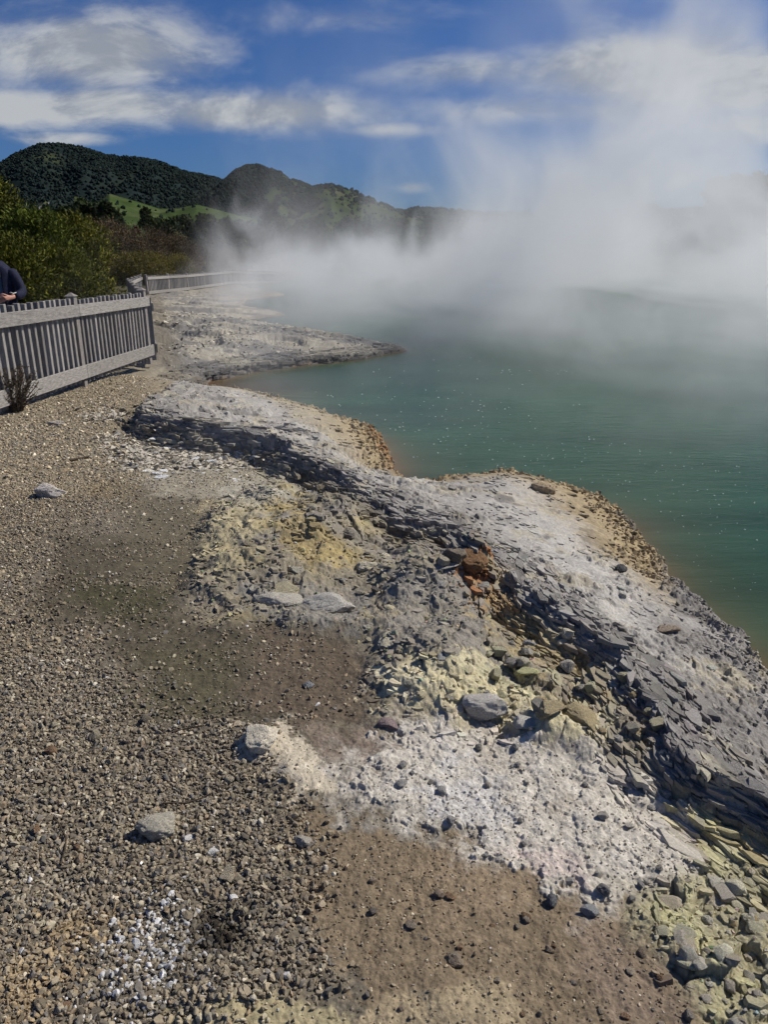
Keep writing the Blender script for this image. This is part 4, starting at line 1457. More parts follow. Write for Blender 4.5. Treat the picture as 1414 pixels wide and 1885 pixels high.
def put_tree(name, label, cat, loc, arr, group=None, rz=0.0, sc=1.0, crown='crown', stem='trunk'):
    root = empty(name, loc, rz)
    tag(root, label, cat, group)
    (v, f, c), tr = arr
    mesh_np(crown, v * sc, f, c, False, MAT['leaf'], root)
    if tr is not None:
        mesh_np(stem, tr[0] * sc, tr[1], None, True, MAT['bark'], root)
    return root


OL0, OL1 = (.050, .057, .006), (.118, .120, .014)
DK0, DK1 = (.018, .028, .010), (.050, .064, .020)
BR0, BR1 = (.060, .042, .020), (.125, .088, .045)
YO0, YO1 = (.085, .075, .010), (.17, .135, .022)


def px_tree(name, label, cat, u, vtop, wpx, yy, z0, group=None, cols=(DK0, DK1), seed=0, n=46, per=70, leaf=.28, **kw):
    top = at_y(u, vtop, yy)
    dep = yy * CP - (top.z - CAMZ) * SP
    w = wpx * dep / FPX
    h = top.z - z0
    arr = tree_mesh(h, w, n, per, leaf, cols[0], cols[1], seed, **kw)
    cr, st = ('foliage', 'stem') if cat in ('bush', 'shrub') else ('crown', 'trunk')
    return put_tree(name, label, cat, (top.x, yy, z0), arr, group, crown=cr, stem=st)


G1 = 'olive bushes behind the near fence'
px_tree('bush', 'tall olive bush rising highest behind the person', 'bush', -34, 345, 116, 20.5, -.1, G1, (OL0, OL1), 1, 90, 60, .10, spray=True, crown0=.05)
px_tree('bush', 'olive bush filling the gap right of the tall one', 'bush', 60, 416, 130, 19.5, -.1, G1, ((.045, .060, .008), (.105, .125, .018)), 2, 90, 60, .095, spray=True, crown0=.03)
px_tree('bush', 'broad olive bush above the middle fence post', 'bush', 118, 424, 118, 20.5, -.1, G1, ((.058, .062, .006), (.138, .132, .016)), 3, 95, 60, .095, spray=True, crown0=.03)
px_tree('bush', 'low olive bush right behind the fence top under the tall one', 'bush', 15, 470, 150, 17.5, -.05, G1, (OL0, OL1), 4, 70, 60, .085, spray=True, crown0=.02)
px_tree('bush', 'low olive bush right behind the fence top below the broad one', 'bush', 104, 490, 120, 18.2, -.05, G1, (OL0, OL1), 5, 70, 60, .085, spray=True, crown0=.02)
G2 = 'brown scrub beyond the walk'
for k, (u, vt, w, yy, lab) in enumerate([
        (188, 425, 130, 60, 'brown twiggy bush under the dark round trees'), (245, 438, 140, 58, 'brown bush filling the middle of the scrub'),
        (300, 452, 130, 60, 'brown bush sloping down toward the long fence'), (350, 470, 110, 66, 'low brown bush just above the long fence'),
        (400, 479, 100, 84, 'low brown bush beside the short fence with signs')]):
    px_tree('bush', lab, 'bush', u, vt, w, yy, -.45, G2, (BR0, BR1), 20 + k, 80, 46, .15, spray=True, crown0=.02)
G3 = 'yellow olive low scrub at the walk'
for k, (u, vt, w, yy, lab) in enumerate([
        (205, 487, 90, 53, 'low yellow olive shrub at the end of the walk'), (258, 485, 80, 52, 'low yellow olive shrub left of the fence corner post'),
        (312, 484, 80, 56, 'low yellow olive shrub behind the fence corner')]):
    px_tree('shrub', lab, 'shrub', u, vt, w, yy, -.4, G3, (YO0, YO1), 30 + k, 60, 46, .12, spray=True, crown0=.02)
G4 = 'dark trees below the mountain'
TREES = [
    (120, 378, 60, 74, 'dark green tree left in the round group below the mountain', DK0, DK1, 0), (160, 362, 74, 80, 'tallest dark round tree below the mountain', DK0, DK1, 0),
    (196, 372, 52, 78, 'dark round tree right of the tallest one', DK0, DK1, 0), (222, 415, 40, 74, 'small dark conifer left of the pointed tree', DK0, DK1, 1),
    (266, 382, 52, 88, 'pointed mid green tree standing before the green foothill', (.02, .03, .008), (.06, .075, .02), .9), (300, 402, 54, 92, 'dark tree right of the pointed one', DK0, DK1, 0),
    (335, 397, 60, 96, 'dark wide tree before the green foothill', DK0, DK1, 0), (378, 391, 60, 92, 'dark tree with spiky top at the edge of the steam', DK0, DK1, 0),
    (410, 402, 50, 95, 'dark tree fading at the steam', DK0, DK1, 0), (358, 432, 60, 80, 'rounded grey green tree low behind the scrub', (.022, .03, .014), (.055, .066, .03), 0),
    (70, 385, 60, 95, 'dim grey green tree between olive bush and round trees', (.025, .034, .02), (.05, .06, .036), 0),
    (440, 408, 70, 110, 'dark tree half lost in the steam', DK0, DK1, 0), (500, 402, 70, 120, 'tree behind the thick left steam', DK0, DK1, 0),
    (570, 404, 80, 125, 'wide tree on the far shore behind steam', DK0, DK1, 0), (650, 402, 80, 130, 'tree on the far shore under the hill slope', DK0, DK1, 0),
    (730, 403, 80, 130, 'tree on the far shore left of the gap', DK0, DK1, 0), (820, 398, 90, 125, 'dark tree on the far shore behind middle steam', DK0, DK1, 0),
    (900, 396, 90, 125, 'dark tree on the far shore right of the middle', DK0, DK1, 0), (985, 392, 90, 120, 'dark tree at the dark gap in the steam', DK0, DK1, 0),
    (1080, 385, 100, 120, 'dark tree left under the great plume', DK0, DK1, 0), (1180, 375, 100, 118, 'dark tree inside the great plume', DK0, DK1, 0)]
for k, (u, vt, w, yy, lab, c0, c1, cone) in enumerate(TREES):
    px_tree('tree', lab, 'tree', u, vt, w, yy, -.5, G4, (c0, c1), 50 + k, 60, 60, .42 if yy < 100 else .55, crown0=.12, cone=cone)
px_tree('shrub', 'small red leaved shrub among the dark trees', 'shrub', 249, 416, 16, 72, 1.2, None, ((.05, .012, .014), (.12, .025, .03)), 90, 26, 50, .22, crown0=.1)
G5 = 'trees on the cliff across the pool'
for k, (u, vt, w, lab) in enumerate([(1325, 328, 44, 'small tree leftmost on the cliff across the pool'), (1362, 323, 54, 'middle tree on the cliff across the pool'), (1405, 320, 60, 'tree at the right end of the cliff across the pool')]):
    px_tree('tree', lab, 'tree', u, vt, w, 104, 7.0, G5, (DK0, (.05, .05, .025)), 95 + k, 50, 50, .4, crown0=.15)


def twig_plant():
    p = drop_at(30, 758)
    root = empty('dry_plant', p)
    tag(root, 'dry brown twiggy plant growing at the foot of the near fence', 'plant')
    rg = np.random.default_rng(3)
    V, Fl = [], []
    P, D = [], []
    for i in range(110):
        an = rg.uniform(0, 6.28)
        sp = rg.uniform(.05, .30)
        b = np.array((math.cos(an) * .05, math.sin(an) * .05, -.02))
        hgt = rg.uniform(.28, .72)
        m = b + (math.cos(an) * sp * .4, math.sin(an) * sp * .4, hgt * .55)
        e = b + (math.cos(an) * sp, math.sin(an) * sp, hgt)
        tube(V, Fl, b, m, .006, .0045, 4)
        tube(V, Fl, m, e, .0045, .002, 4)
        for t in rg.uniform(.1, 1, 16):
            P.append(m + (e - m) * t if rg.random() < .7 else b + (m - b) * t)
            D.append(rg.normal(size=3) * .5 + (e - m) / np.linalg.norm(e - m))
    mesh_np('stem', np.concatenate(V), np.concatenate(Fl), None, True, MAT['bark'], root)
    root.scale = (.78, .78, .74)
    n = len(P)
    col = np.array((.12, .092, .06))[None] * rg.uniform(.5, 1.4, n)[:, None]
    v, f, c = leaves(np.array(P), np.array(D), .05, .009, col)
    mesh_np('foliage', v, f, c, False, MAT['leaf'], root)


twig_plant()


def twig(label, pix, r):
    V, Fl = [], []
    pts = [drop_at(*p) + Vector((0, 0, .012)) for p in pix]
    o = pts[0].copy()
    for i in range(len(pts) - 1):
        tube(V, Fl, pts[i] - o, pts[i + 1] - o, r * (1 - .5 * i / len(pts)), r * (1 - .5 * (i + 1) / len(pts)), 6)
    t = mesh_np('twig', np.concatenate(V), np.concatenate(Fl), None, True, MAT['bark'])
    t.location = o
    tag(t, label, 'twig')


twig('thin dark twig lying upright on the left gravel', [(112, 1598), (120, 1570), (122, 1548), (108, 1520), (95, 1505)], .0032)
twig('short grey twig lying on the dark mud', [(318, 1352), (345, 1346), (372, 1341)], .004)
twig('bundle like dark twig right of the rough pale grey lump', [(300, 1484), (340, 1484), (368, 1476), (392, 1464)], .003)
twig('short grey stick on gravel left of the white shards', [(128, 850), (150, 846), (166, 842)], .012)


# ------------------------------------------------------------------ HILLS
def profile(pts, u):
    return np.interp(u, [p[0] for p in pts], [p[1] for p in pts])


def hill(label, pts, D, depth, colfn, z0=-.4, nu=220, nd=90, rough=1.0, seed=0):
    u0, u1 = pts[0][0], pts[-1][0]
    U = np.linspace(u0, u1, nu)
    T = np.linspace(0, 1.5, nd)
    V = profile(pts, U)
    yc = D
    slope = (U - CU) / FPX / 1.06
    crest = np.array([at_y(u, v, yc).z for u, v in zip(U, V)])
    UU, TT = np.meshgrid(np.arange(nu), T)
    sl = slope[UU]
    y = D - depth * (1 - TT)
    x = sl * y
    spur = fbm(x / (depth * .22), y / (depth * .5), 4, seed + 200) * .30
    tt = np.clip(TT + spur * np.sin(np.pi * np.clip(TT, 0, 1)), 0, 2)
    sh = np.where(tt < 1, .35 * tt + .65 * sstep(0, 1, tt), np.cos(np.clip((tt - 1) * 2.2, 0, 1.5)))
    z = z0 + (crest[UU] - z0) * sh
    z += fbm(x / 60, y / 60, 4, seed + 210) * rough * 3 * np.sin(np.pi * np.clip(TT, 0, 1)) + (TT > .95) * rough * fbm(x / 15, y / 15, 3, seed + 211) * 1.5
    xf, yf, zf = x.ravel(), y.ravel(), z.ravel()
    c = colfn(xf, yf, zf, TT.ravel(), U[UU].ravel())
    ix = np.arange(nu * nd).reshape(nd, nu)
    q = np.stack([ix[:-1, :-1], ix[:-1, 1:], ix[1:, 1:], ix[1:, :-1]], -1).reshape(-1, 4)
    o = mesh_np('hill', np.stack([xf, yf, zf], -1), q, c, True, MAT['hill'])
    tag(o, label, 'hill', kind='structure')
    return x, y, z, U, T


FOR = np.array((.017, .026, .026))
FOR2 = np.array((.029, .040, .033))
PAS = np.array((.046, .070, .024))
PAS2 = np.array((.072, .085, .040))


def col_a(x, y, z, t, u):
    n = fbm(x / 90, y / 90, 4, 500)
    c = FOR[None] + (FOR2 - FOR)[None] * sstep(-.2, .4, n)[:, None]
    lt = np.exp(-(((u - 120) / 40) ** 2)) * sstep(.55, .85, t) * sstep(-.1, .2, n)
    _, v = project(x, y, z)
    for uc, vc in ((50, 374), (60, 381), (97, 380), (100, 388), (86, 388)):
        bare = (np.exp(-((u - uc - (v - vc) * .8) / 5) ** 2 - ((v - vc) / 4.5) ** 2) * (t < 1.0))[:, None]
        c = c * (1 - bare * .9) + np.array((.62, .61, .60))[None] * bare * .9      # bare steaming ground
    c = c * (1 - lt[:, None] * .7) + np.array((.06, .07, .032))[None] * lt[:, None] * .7
    return c


def mask_b(x, y, t, u):
    n = fbm(x / 70, y / 70, 4, 510)
    return np.clip(sstep(430, 480, u + n * 60) * sstep(-.25, .15, n + .25 * sstep(500, 640, u)), 0, 1)


def col_b(x, y, z, t, u):
    m = mask_b(x, y, t, u)[:, None]
    n = fbm(x / 25, y / 25, 4, 511)
    c = FOR[None] * (1 - m) + (PAS * .75)[None] * m
    pt = (sstep(.1, .3, n) * m[:, 0] * .8)[:, None]
    return c * (1 - pt) + np.array((.085, .082, .05))[None] * pt


def col_c(x, y, z, t, u):
    n = fbm(x / 30, y / 30, 4, 520)
    return PAS[None] + (PAS2 - PAS)[None] * sstep(-.1, .4, n)[:, None] * .7


def col_d(x, y, z, t, u):
    n = fbm(x / 60, y / 60, 3, 530)
    return FOR[None] + (FOR2 - FOR)[None] * sstep(-.2, .4, n)[:, None]


HA = hill('dark forested mountain with two shoulders at the left', [(-420, 345), (-200, 352), (-60, 345), (0, 322), (55, 287), (100, 267), (130, 266), (170, 271), (215, 288), (265, 293), (310, 302), (350, 318), (400, 327), (440, 340), (520, 372), (600, 410)], 1650, 750, col_a, seed=1)
HB = hill('second hill with forest flank and grassy right slope', [(330, 398), (370, 372), (410, 345), (440, 318), (465, 309), (520, 319), (545, 334), (578, 346), (612, 340), (650, 352), (690, 370), (730, 388), (780, 399), (830, 412), (900, 430)], 1300, 520, col_b, seed=2)
HC = hill('smooth green foothill at the foot of the mountain', [(120, 420), (180, 380), (212, 357), (250, 368), (300, 384), (335, 384), (366, 377), (400, 386), (440, 396), (500, 408), (560, 425)], 760, 330, col_c, rough=.3, seed=3)
HD = hill('low dark ridge on the horizon behind the steam', [(620, 410), (700, 394), (740, 386), (775, 381), (830, 386), (900, 391), (1000, 394), (1150, 390), (1300, 380), (1500, 372), (1700, 380)], 2100, 500, col_d, seed=4)
HE = hill('wooded cliff across the pool at the right', [(1225, 460), (1270, 400), (1300, 358), (1325, 338), (1370, 330), (1420, 325), (1500, 318), (1650, 330), (1750, 400)], 110, 20, lambda x, y, z, t, u: (np.array((.085, .062, .05))[None] * (1 + .6 * fbm(x / 3, z / 2, 4, 540)[:, None])).clip(.01, .3), rough=.25, nu=160, seed=5)


def forest():
    """closed forest on the far hills: crowns beyond counting"""
    X, Y, Z, SZ, C = [], [], [], [], []
    for H, n, keep in ((HA, 30000, lambda x, y, t, u: np.where(np.exp(-(((u - 120) / 26) ** 2)) * (t > .6) > .5, .45, 1.0)),
                       (HB, 18000, lambda x, y, t, u: 1 - .93 * mask_b(x, y, t, u)), (HD, 2500, lambda x, y, t, u: np.ones_like(t)),
                       (HC, 90, lambda x, y, t, u: np.ones_like(t))):
        x, y, z, U, T = H
        nd, nu = x.shape
        fi, fj = RNG.uniform(0, nd * .74, n), RNG.uniform(0, nu - 1.001, n)
        i, j = fi.astype(int), fj.astype(int)
        a, b = fi - i, fj - j
        bl = lambda A: (A[i, j] * (1 - a) * (1 - b) + A[i + 1, j] * a * (1 - b) + A[i, j + 1] * (1 - a) * b + A[i + 1, j + 1] * a * b)
        xx, yy, zz = bl(x), bl(y), bl(z)
        t = T[i]
        k = RNG.uniform(size=n) < keep(xx, yy, t, U[j])
        X.append(xx[k]); Y.append(yy[k]); Z.append(zz[k])
        s = RNG.uniform(1.3, 3.0, k.sum()) * (1 if H is not HD else 1.3) * (1 if H is not HC else .6)
        SZ.append(s)
        C.append((FOR[None] * .9 + (FOR2 - FOR)[None] * RNG.uniform(0, 1, (k.sum(), 1))) * RNG.uniform(.75, 1.25, (k.sum(), 1)))
    x, y, z, s, c = [np.concatenate(k) for k in (X, Y, Z, SZ, C)]
    V, Fc = ICO[2]
    n = len(x)
    P = V[None] * (1 + RNG.normal(size=(n, len(V))) * .17)[:, :, None] * (s[:, None] * np.stack([np.ones(n), np.ones(n), RNG.uniform(.8, 1.5, n)], -1))[:, None, :]
    P += np.stack([x, y, z + s * .4], -1)[:, None, :]
    Fa = (Fc[None] + (np.arange(n) * len(V))[:, None, None]).reshape(-1, 3)
    o = mesh_np('forest', P.reshape(-1, 3), Fa, np.repeat(c, len(V), 0), False, MAT['hill'])
    tag(o, 'dense dark forest covering the far hills', 'forest', kind='stuff')


forest()


# ------------------------------------------------------------------ PERSON behind the fence, cut by the frame
def skin_mesh(name, joints, edges, mat, parent, sub=2, root_i=0):
    me = bpy.data.meshes.new(name)
    me.from_pydata([j[:3] for j in joints], edges, [])
    me.materials.append(mat)
    o = bpy.data.objects.new(name, me)
    COL.objects.link(o)
    if parent:
        o.parent = parent
    sk = o.modifiers.new('skin', 'SKIN')
    sk.use_smooth_shade = True
    if not me.skin_vertices:
        me.attributes.new('tmp', 'FLOAT', 'POINT')
    sv = me.skin_vertices[0].data
    for i, j in enumerate(joints):
        r = j[3]
        sv[i].radius = r if isinstance(r, tuple) else (r, r)
    sv[root_i].use_root = True
    ss = o.modifiers.new('sub', 'SUBSURF')
    ss.levels = ss.render_levels = sub
    return o


def person():
    # stands on the walk facing the pool; local +x is the person's left (our right), -y towards the camera
    py = 10.35
    base = Vector((-5.15, py, fz(-5.15, py)))
    root = empty('person', base, math.radians(8))
    tag(root, 'person in open navy jacket and slate blue top behind the fence, hand at waist', 'person')
    k = 1.0
    J = []
    E = []

    def add(p, r, par=None):
        J.append((p[0] * k, p[1] * k, p[2] * k, r))
        if par is not None:
            E.append((par, len(J) - 1))
        return len(J) - 1
    pel = add((0, 0, .98), (.155, .115))
    wst = add((0, 0, 1.12), (.145, .105), pel)
    che = add((0, .01, 1.30), (.165, .115), wst)
    shl = add((0, .01, 1.42), (.085, .06), che)
    nk = add((0, 0, 1.52), .055, shl)
    hd = add((0, -.01, 1.60), (.070, .085), nk)
    hd2 = add((0, -.015, 1.70), (.078, .095), hd)
    add((0, -.01, 1.77), (.05, .06), hd2)
    for s in (1, -1):
        hip = add((s * .09, 0, .90), .095, pel)
        kn = add((s * .10, -.01, .50), .062, hip)
        an = add((s * .11, .01, .10), .042, kn)
        add((s * .12, -.14, .04), .035, an)
        a = add((s * .18, .01, 1.39), .050, shl)
        if s == 1:
            el = add((.30, -.02, 1.13), .046, a)
            wr = add((.235, -.235, 1.075), .030, el)
            pm = add((.185, -.30, 1.065), (.040, .024), wr)
            for f, (dx, dy, dz) in enumerate(((-.020, -.02, .030), (-.026, -.022, .010), (-.024, -.020, -.012), (-.016, -.014, -.032))):
                ln = (.95, 1.05, 1.0, .8)[f]
                b = add((.165 + dx * .3, -.322 + dy * .5, 1.065 + dz), .0105, pm)
                m1 = add((.128 + dx, -.322 + dy * .2, 1.058 + dz * 1.1), .0095, b)
                m2 = add((.118 - .034 * ln + dx * .6, -.296, 1.048 + dz * 1.15), .0085, m1)
                add((.108 - .040 * ln + dx * .6, -.272, 1.043 + dz * 1.15), .007, m2)
            tb = add((.190, -.292, 1.105), .0125, pm)
            t1 = add((.155, -.318, 1.122), .0105, tb)
            add((.122, -.322, 1.112), .008, t1)
        else:
            el = add((-.27, .04, 1.13), .046, a)
            wr = add((-.27, -.06, .90), .030, el)
            pm = add((-.27, -.08, .82), (.022, .040), wr)
            for f in range(4):
                oy = -.035 + .022 * f
                b = add((-.272, -.085 + oy, .775), .0105, pm)
                m1 = add((-.268, -.090 + oy, .735 + .006 * abs(f - 1)), .0095, b)
                add((-.255, -.085 + oy, .70 + .01 * abs(f - 1)), .008, m1)
            tb = add((-.262, -.125, .82), .0125, pm)
            add((-.25, -.145, .775), .0095, tb)
    body = skin_mesh('body', J, E, MAT['skin'], root, 2, pel)
    # face: nose, mouth, ears, eyes
    V, Fc = ICO[3]
    def blob(name, c, r, mat):
        return mesh_np(name, V * np.array(r)[None] + np.array(c)[None], Fc, None, True, mat, root)
    blob('nose', (0, -.108, 1.655), (.014, .02, .024), MAT['skin'])
    blob('mouth', (0, -.098, 1.612), (.024, .008, .007), MAT['red'])
    for s in (1, -1):
        blob('ear', (s * .082, .0, 1.665), (.012, .024, .034), MAT['skin'])
        blob('eye', (s * .032, -.098, 1.69), (.012, .008, .008), MAT['black'])
    hv = V * np.array((.092, .108, .10))[None] + np.array((0, .012, 1.725))[None]
    hv = hv + (noise3(hv * 40, 4) * .006)[:, None] * V
    hv[:, 2] = np.where(hv[:, 1] < -.05, np.maximum(hv[:, 2], 1.735), np.maximum(hv[:, 2], 1.62))
    mesh_np('hair', hv, Fc, None, True, MAT['hair'], root)
    # slate top and trousers
    skin_mesh('shirt', [(0, -.005, .92, (.175, .135)), (0, -.012, 1.10, (.165, .13)), (0, 0, 1.30, (.175, .125)), (0, .01, 1.44, (.115, .085)), (0, .0, 1.485, (.07, .065))],
              [(0, 1), (1, 2), (2, 3), (3, 4)], MAT['denim'], root, 2, 0)
    tr = [(0, 0, .93, (.165, .125))]
    te = []
    for s in (1, -1):
        i = len(tr)
        tr += [(s * .092, 0, .84, .108), (s * .102, -.01, .50, .082), (s * .112, .01, .09, .066)]
        te += [(0, i), (i, i + 1), (i + 1, i + 2)]
    skin_mesh('trousers', tr, te, MAT['dark'], root, 2, 0)
    for s in (1, -1):
        skin_mesh('shoe', [(s * .112, .03, .045, (.05, .045)), (s * .116, -.08, .04, (.05, .04)), (s * .122, -.17, .033, (.042, .03))], [(0, 1), (1, 2)], MAT['dark'], root, 2, 0)
    # open jacket: back, two front panels, sleeves, as one shell
    bm = bmesh.new()
    rows = [(.86, .225, .155), (.98, .222, .155), (1.10, .215, .150), (1.22, .215, .148), (1.33, .215, .140), (1.42, .208, .132), (1.485, .150, .112), (1.535, .088, .086)]
    a0, a1 = math.radians(-62), math.radians(242)
    grid = []
    for zi, (z, rx, ry) in enumerate(rows):
        r = []
        for i in range(29):
            a = a0 + (a1 - a0) * i / 28
            w = 1 + .018 * math.sin(a * 7 + zi * 1.3)
            r.append(bm.verts.new((math.cos(a) * rx * w, math.sin(a) * ry * w, z + .006 * math.sin(a * 5 + zi))))
        grid.append(r)
    for i in range(len(rows) - 1):
        for j in range(28):
            bm.faces.new((grid[i][j], grid[i][j + 1], grid[i + 1][j + 1], grid[i + 1][j]))
    jk = bm_obj('jacket', bm, MAT['navy'], root)
    so = jk.modifiers.new('thick', 'SOLIDIFY')
    so.thickness = .012
    sb = jk.modifiers.new('sub', 'SUBSURF')
    sb.levels = sb.render_levels = 2
    for p in jk.data.polygons:
        p.use_smooth = True
    skin_mesh('sleeve', [(.16, .01, 1.42, .082), (.215, .0, 1.35, .088), (.268, -.01, 1.23, .076), (.315, -.025, 1.125, .074), (.300, -.12, 1.10, .064), (.258, -.215, 1.08, .056)],
              [(0, 1), (1, 2), (2, 3), (3, 4), (4, 5)], MAT['navy'], root, 2, 0)
    skin_mesh('sleeve', [(-.16, .01, 1.42, .082), (-.215, .01, 1.35, .088), (-.26, .03, 1.23, .076), (-.285, .045, 1.125, .07), (-.285, -.01, 1.02, .06), (-.278, -.05, .92, .052)],
              [(0, 1), (1, 2), (2, 3), (3, 4), (4, 5)], MAT['navy'], root, 2, 0)
    skin_mesh('drawcord', [(.285, -.19, 1.135, .005), (.26, -.245, 1.125, .005), (.235, -.25, 1.14, .005), (.215, -.24, 1.13, .004)], [(0, 1), (1, 2), (2, 3)], MAT['white'], root, 1, 0)


person()


# ------------------------------------------------------------------ STEAM
def steam_material(name, build, color=(.985, .99, .99), aniso=.1, rate=1.0):
    m = bpy.data.materials.new(name)
    m.use_nodes = True
    t = NT(m.node_tree)
    m.node_tree.nodes.remove(m.node_tree.nodes['Principled BSDF'])
    out = m.node_tree.nodes['Material Output']
    pv = t.node('ShaderNodeVolumePrincipled')
    pv.inputs['Color'].default_value = (*color, 1)
    pv.inputs['Anisotropy'].default_value = aniso
    p = t.node('ShaderNodeTexCoord').outputs['Object']
    t.put(pv.inputs['Density'], build(t, p))
    t.l.new(pv.outputs[0], out.inputs['Volume'])
    try:
        m.cycles.volume_step_rate = rate
        m.cycles.volume_sampling = 'MULTIPLE_IMPORTANCE'
    except Exception as e:
        print('volume settings', e)
    return m


def gauss(t, v, c, s):
    d = t.m('DIVIDE', t.m('SUBTRACT', v, c), s)
    return t.m('EXPONENT', t.m('MULTIPLY', t.m('MULTIPLY', d, d), -1.0))


def bank_density(t, p):
    x, y, z = t.sep(p)
    q = t.vm('MULTIPLY', t.vm('ADD', p, (3.0, 11.0, 0.0)), (1, .8, .8))
    big = t.noise(t.vm('MULTIPLY', q, (1, .5, 1)), .085, 1, .5, .2)
    med = t.noise(t.vm('MULTIPLY', q, (1, .40, 1)), .22, 4, .62, 1.0)
    n = t.m('ADD', t.m('MULTIPLY', big, .5), t.m('MULTIPLY', med, .5))
    n = t.m('ADD', t.m('MULTIPLY', t.m('SUBTRACT', n, .5), 2.0), .5)
    a = t.m('DIVIDE', x, t.m('ADD', y, 2.0))                       # where across the pool
    a = t.m('ADD', t.m('SUBTRACT', a, t.m('MULTIPLY', z, .004)), t.m('MULTIPLY', t.m('SUBTRACT', med, .5), .22))
    top = t.m('ADD', 1.7, t.m('MULTIPLY', gauss(t, a, .32, .08), 8.2))
    for c, w, h in ((.20, .06, 3.6), (.10, .06, 2.6), (-.03, .06, 2.0), (-.13, .05, 1.9), (.42, .05, 3.2), (.51, .05, 2.6), (.62, .06, 1.5)):
        top = t.m('ADD', top, t.m('MULTIPLY', gauss(t, a, c, w), h))
    f = t.m('DIVIDE', t.m('SUBTRACT', top, z), 5.0)
    f = t.m('MINIMUM', t.m('MAXIMUM', f, -1.2), .45)
    d = t.ss(t.m('ADD', n, t.m('MULTIPLY', f, .50)), .55, .88)
    # thinner torn veils higher up
    veil = t.m('MULTIPLY', t.ss(t.m('SUBTRACT', z, t.m('MULTIPLY', top, 1.9)), 3.0, -3.0), .22)
    d = t.m('ADD', d, t.m('MULTIPLY', veil, t.ss(n, .45, .85)))
    yn = t.m('ADD', y, t.m('MULTIPLY', t.m('SUBTRACT', n, .5), 9.0))
    ym = t.m('MULTIPLY', t.ss(yn, 13.5, 25.0), t.ss(y, 84.0, 70.0))
    xm = t.m('MULTIPLY', t.ss(a, -.235, -.15), t.ss(x, 52.0, 44.0))
    xm = t.m('MULTIPLY', xm, t.m('MULTIPLY', t.ss(a, -.14, .30, .45, 1.0), t.ss(z, 1.5, 11.0, 1.0, .40)))
    return t.m('MULTIPLY', t.m('MULTIPLY', t.m('MULTIPLY', d, ym), xm), .165)


def wisp_density(t, p):
    x, y, z = t.sep(p)
    n = t.noise(t.vm('MULTIPLY', p, (1, .7, 1.2)), .34, 3.5, .6, .9)
    d = t.ss(n, .44, .74)
    zm = t.m('MULTIPLY', t.ss(z, 2.3, -.5), t.m('ADD', .35, t.m('MULTIPLY', t.ss(x, 2.0, 7.0), 1.2)))
    ed = t.m('MULTIPLY', t.ss(y, 3.2, 7.0), t.ss(y, 25.8, 20.0))
    ex = t.m('MULTIPLY', t.ss(x, -4.6, -1.5), t.ss(x, 19.0, 15.0))
    return t.m('MULTIPLY', t.m('MULTIPLY', t.m('MULTIPLY', d, zm), t.m('MULTIPLY', ed, ex)), .14)


def box_obj(name, lo, hi, mat):
    bm = bmesh.new()
    c = [(lo[i] + hi[i]) / 2 for i in range(3)]
    box_bm(bm, c, [hi[i] - lo[i] for i in range(3)])
    return bm_obj(name, bm, mat)


tag(box_obj('steam', (-17, 10, ZW + .01), (53, 85, 17), steam_material('steam_bank', bank_density, rate=.14)),
    'bank of white steam rising from the pool', 'steam', kind='stuff')
tag(box_obj('steam', (-6.5, 3.0, ZW + .012), (19.2, 26, 2.4), steam_material('steam_wisps', wisp_density, rate=.28)),
    'thin wisps of steam drifting over the near water and ledge', 'steam', kind='stuff')


# ------------------------------------------------------------------ LIGHT AND SKY
SUN_AZ, SUN_EL = math.radians(70), math.radians(46)
sd_ = Vector((math.sin(SUN_AZ) * math.cos(SUN_EL), math.cos(SUN_AZ) * math.cos(SUN_EL), math.sin(SUN_EL)))
sun = bpy.data.lights.new('sun', 'SUN')
sun.energy = 4.7
sun.angle = math.radians(.53)
sun.color = (1.0, .935, .82)
so = bpy.data.objects.new('sun', sun)
COL.objects.link(so)
so.rotation_euler = (-sd_).to_track_quat('-Z', 'Y').to_euler()

w = bpy.data.worlds.new('World')
S.world = w
w.use_nodes = True
t = NT(w.node_tree)
bg = w.node_tree.nodes['Background']
sky = t.node('ShaderNodeTexSky')
sky.sky_type = 'NISHITA'
sky.sun_disc = False
sky.sun_elevation = SUN_EL
sky.sun_rotation = SUN_AZ
sky.air_density = 1.0
sky.dust_density = .9
sky.ozone_density = 2.0
d = t.node('ShaderNodeTexCoord').outputs['Generated']
x, y, z = t.sep(d)
yy = t.m('MAXIMUM', y, .05)
A = t.m('DIVIDE', x, yy)
Eo = t.m('DIVIDE', z, yy)


def ae(u, v):
    r = ray(u, v)
    return r[0] / r[1], r[2] / r[1]


CL = [(140, 100, 260, 95, 1.0), (180, 195, 380, 48, .95), (440, 208, 290, 48, 1.0), (610, 35, 250, 38, .42), (1290, 135, 400, 90, 1.05), (1000, 205, 260, 40, .8),
      (860, 130, 210, 48, .75), (720, 238, 150, 18, .6), (125, 255, 110, 16, .7), (760, 345, 42, 14, .6), (1380, 230, 160, 60, .6)]
Msum = None
for u, v, su, sv, amp in CL:
    a0, e0 = ae(u, v)
    a1, _ = ae(u + su, v)
    _, e1 = ae(u, v - sv)
    g = t.m('MULTIPLY', t.m('MULTIPLY', gauss(t, A, a0, a1 - a0), gauss(t, Eo, e0, e1 - e0)), amp)
    Msum = g if Msum is None else t.m('MAXIMUM', Msum, g)
fill_cloud = t.m('MAXIMUM', t.ss(z, .62, .85), t.ss(y, .25, -.2))  # unseen cloud overhead and behind the camera, added to whiten the ambient fill
Msum = t.m('MAXIMUM', Msum, t.m('MULTIPLY', fill_cloud, .22))
pl = t.comb(t.m('MULTIPLY', A, 1.0), t.m('MULTIPLY', Eo, 2.1), 0.0)
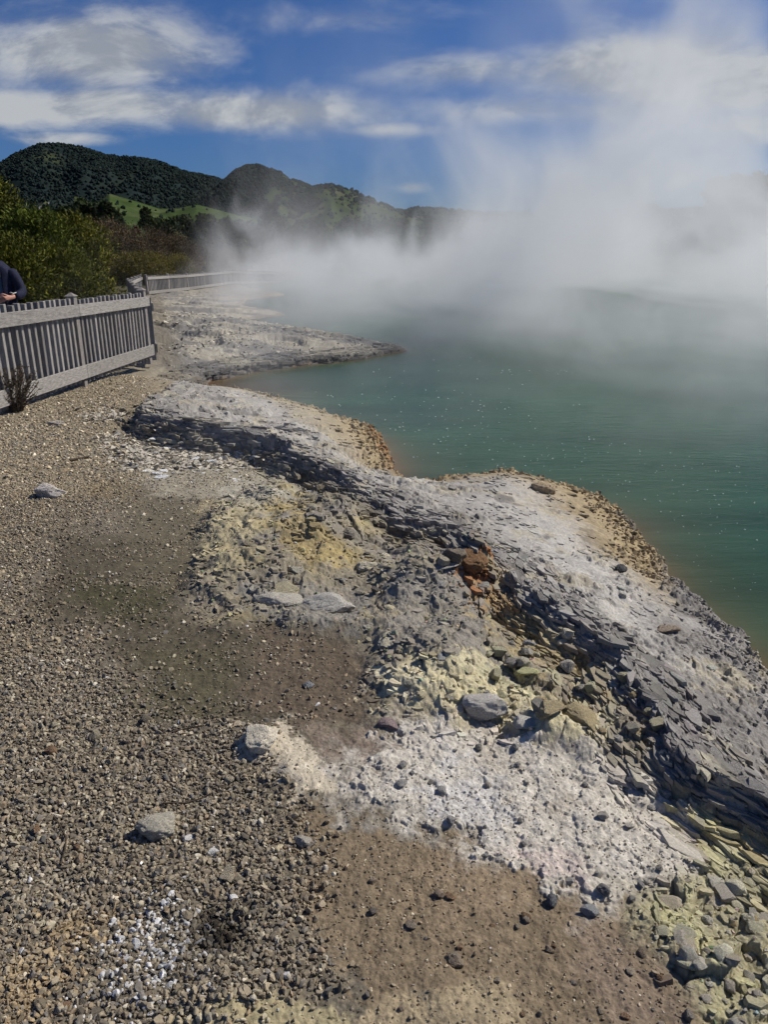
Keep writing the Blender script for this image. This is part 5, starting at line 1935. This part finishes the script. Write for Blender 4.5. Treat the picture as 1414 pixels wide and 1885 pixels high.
n1 = t.noise(pl, 5.0, 10, .60, .30)
n2 = t.noise(t.vm('ADD', pl, (.035, .03, 0)), 5.0, 10, .60, .30)
cov = t.ss(t.m('ADD', t.m('MULTIPLY', n1, .85), t.m('MULTIPLY', Msum, .53)), .51, 1.06)
thin = t.m('MULTIPLY', t.ss(t.m('ADD', n1, t.m('MULTIPLY', Msum, .5)), .55, 1.0), .25)
cov = t.m('MINIMUM', t.m('ADD', cov, thin), .93)
lit = t.ss(t.m('SUBTRACT', n1, n2), -.09, .07)
ccol = t.mix(lit, (3.0, 3.3, 3.8), (5.0, 5.2, 5.4))
tint = t.mix(1.0, sky.outputs[0], (.215, .375, .68), 'MULTIPLY')
allc = t.mix(cov, tint, ccol)
t.put(bg.inputs['Color'], allc)
bg.inputs['Strength'].default_value = .10
try:
    w.cycles.sampling_method = 'MANUAL'
    w.cycles.sample_map_resolution = 512
except Exception as e:
    print(e)

# ------------------------------------------------------------------ CAMERA AND RENDER SETTINGS
cam = bpy.data.cameras.new('camera')
co = bpy.data.objects.new('camera', cam)
COL.objects.link(co)
co.location = (0, 0, CAMZ)
co.rotation_euler = (math.pi / 2 - PITCH, 0, 0)
cam.sensor_fit = 'VERTICAL'
cam.sensor_height = 24.0
cam.lens = 24.0 * FPX / 1885.0
cam.clip_start = .05
cam.clip_end = 20000
S.camera = co

S.view_settings.view_transform = 'Standard'
S.view_settings.look = 'None'
S.view_settings.gamma = 1
S.view_settings.exposure = 0.0
S.render.engine = 'CYCLES'
cy = S.cycles
cy.use_denoising = True
try:
    cy.denoiser = 'OPENIMAGEDENOISE'
except Exception:
    pass
cy.use_adaptive_sampling = True
cy.adaptive_threshold = .04
cy.adaptive_min_samples = 16
cy.max_bounces = 6
cy.diffuse_bounces = 2
cy.glossy_bounces = 2
cy.transmission_bounces = 2
cy.transparent_max_bounces = 4
cy.volume_bounces = 4
cy.caustics_reflective = False
cy.caustics_refractive = False
cy.volume_max_steps = 256
print('objects', len(bpy.data.objects))
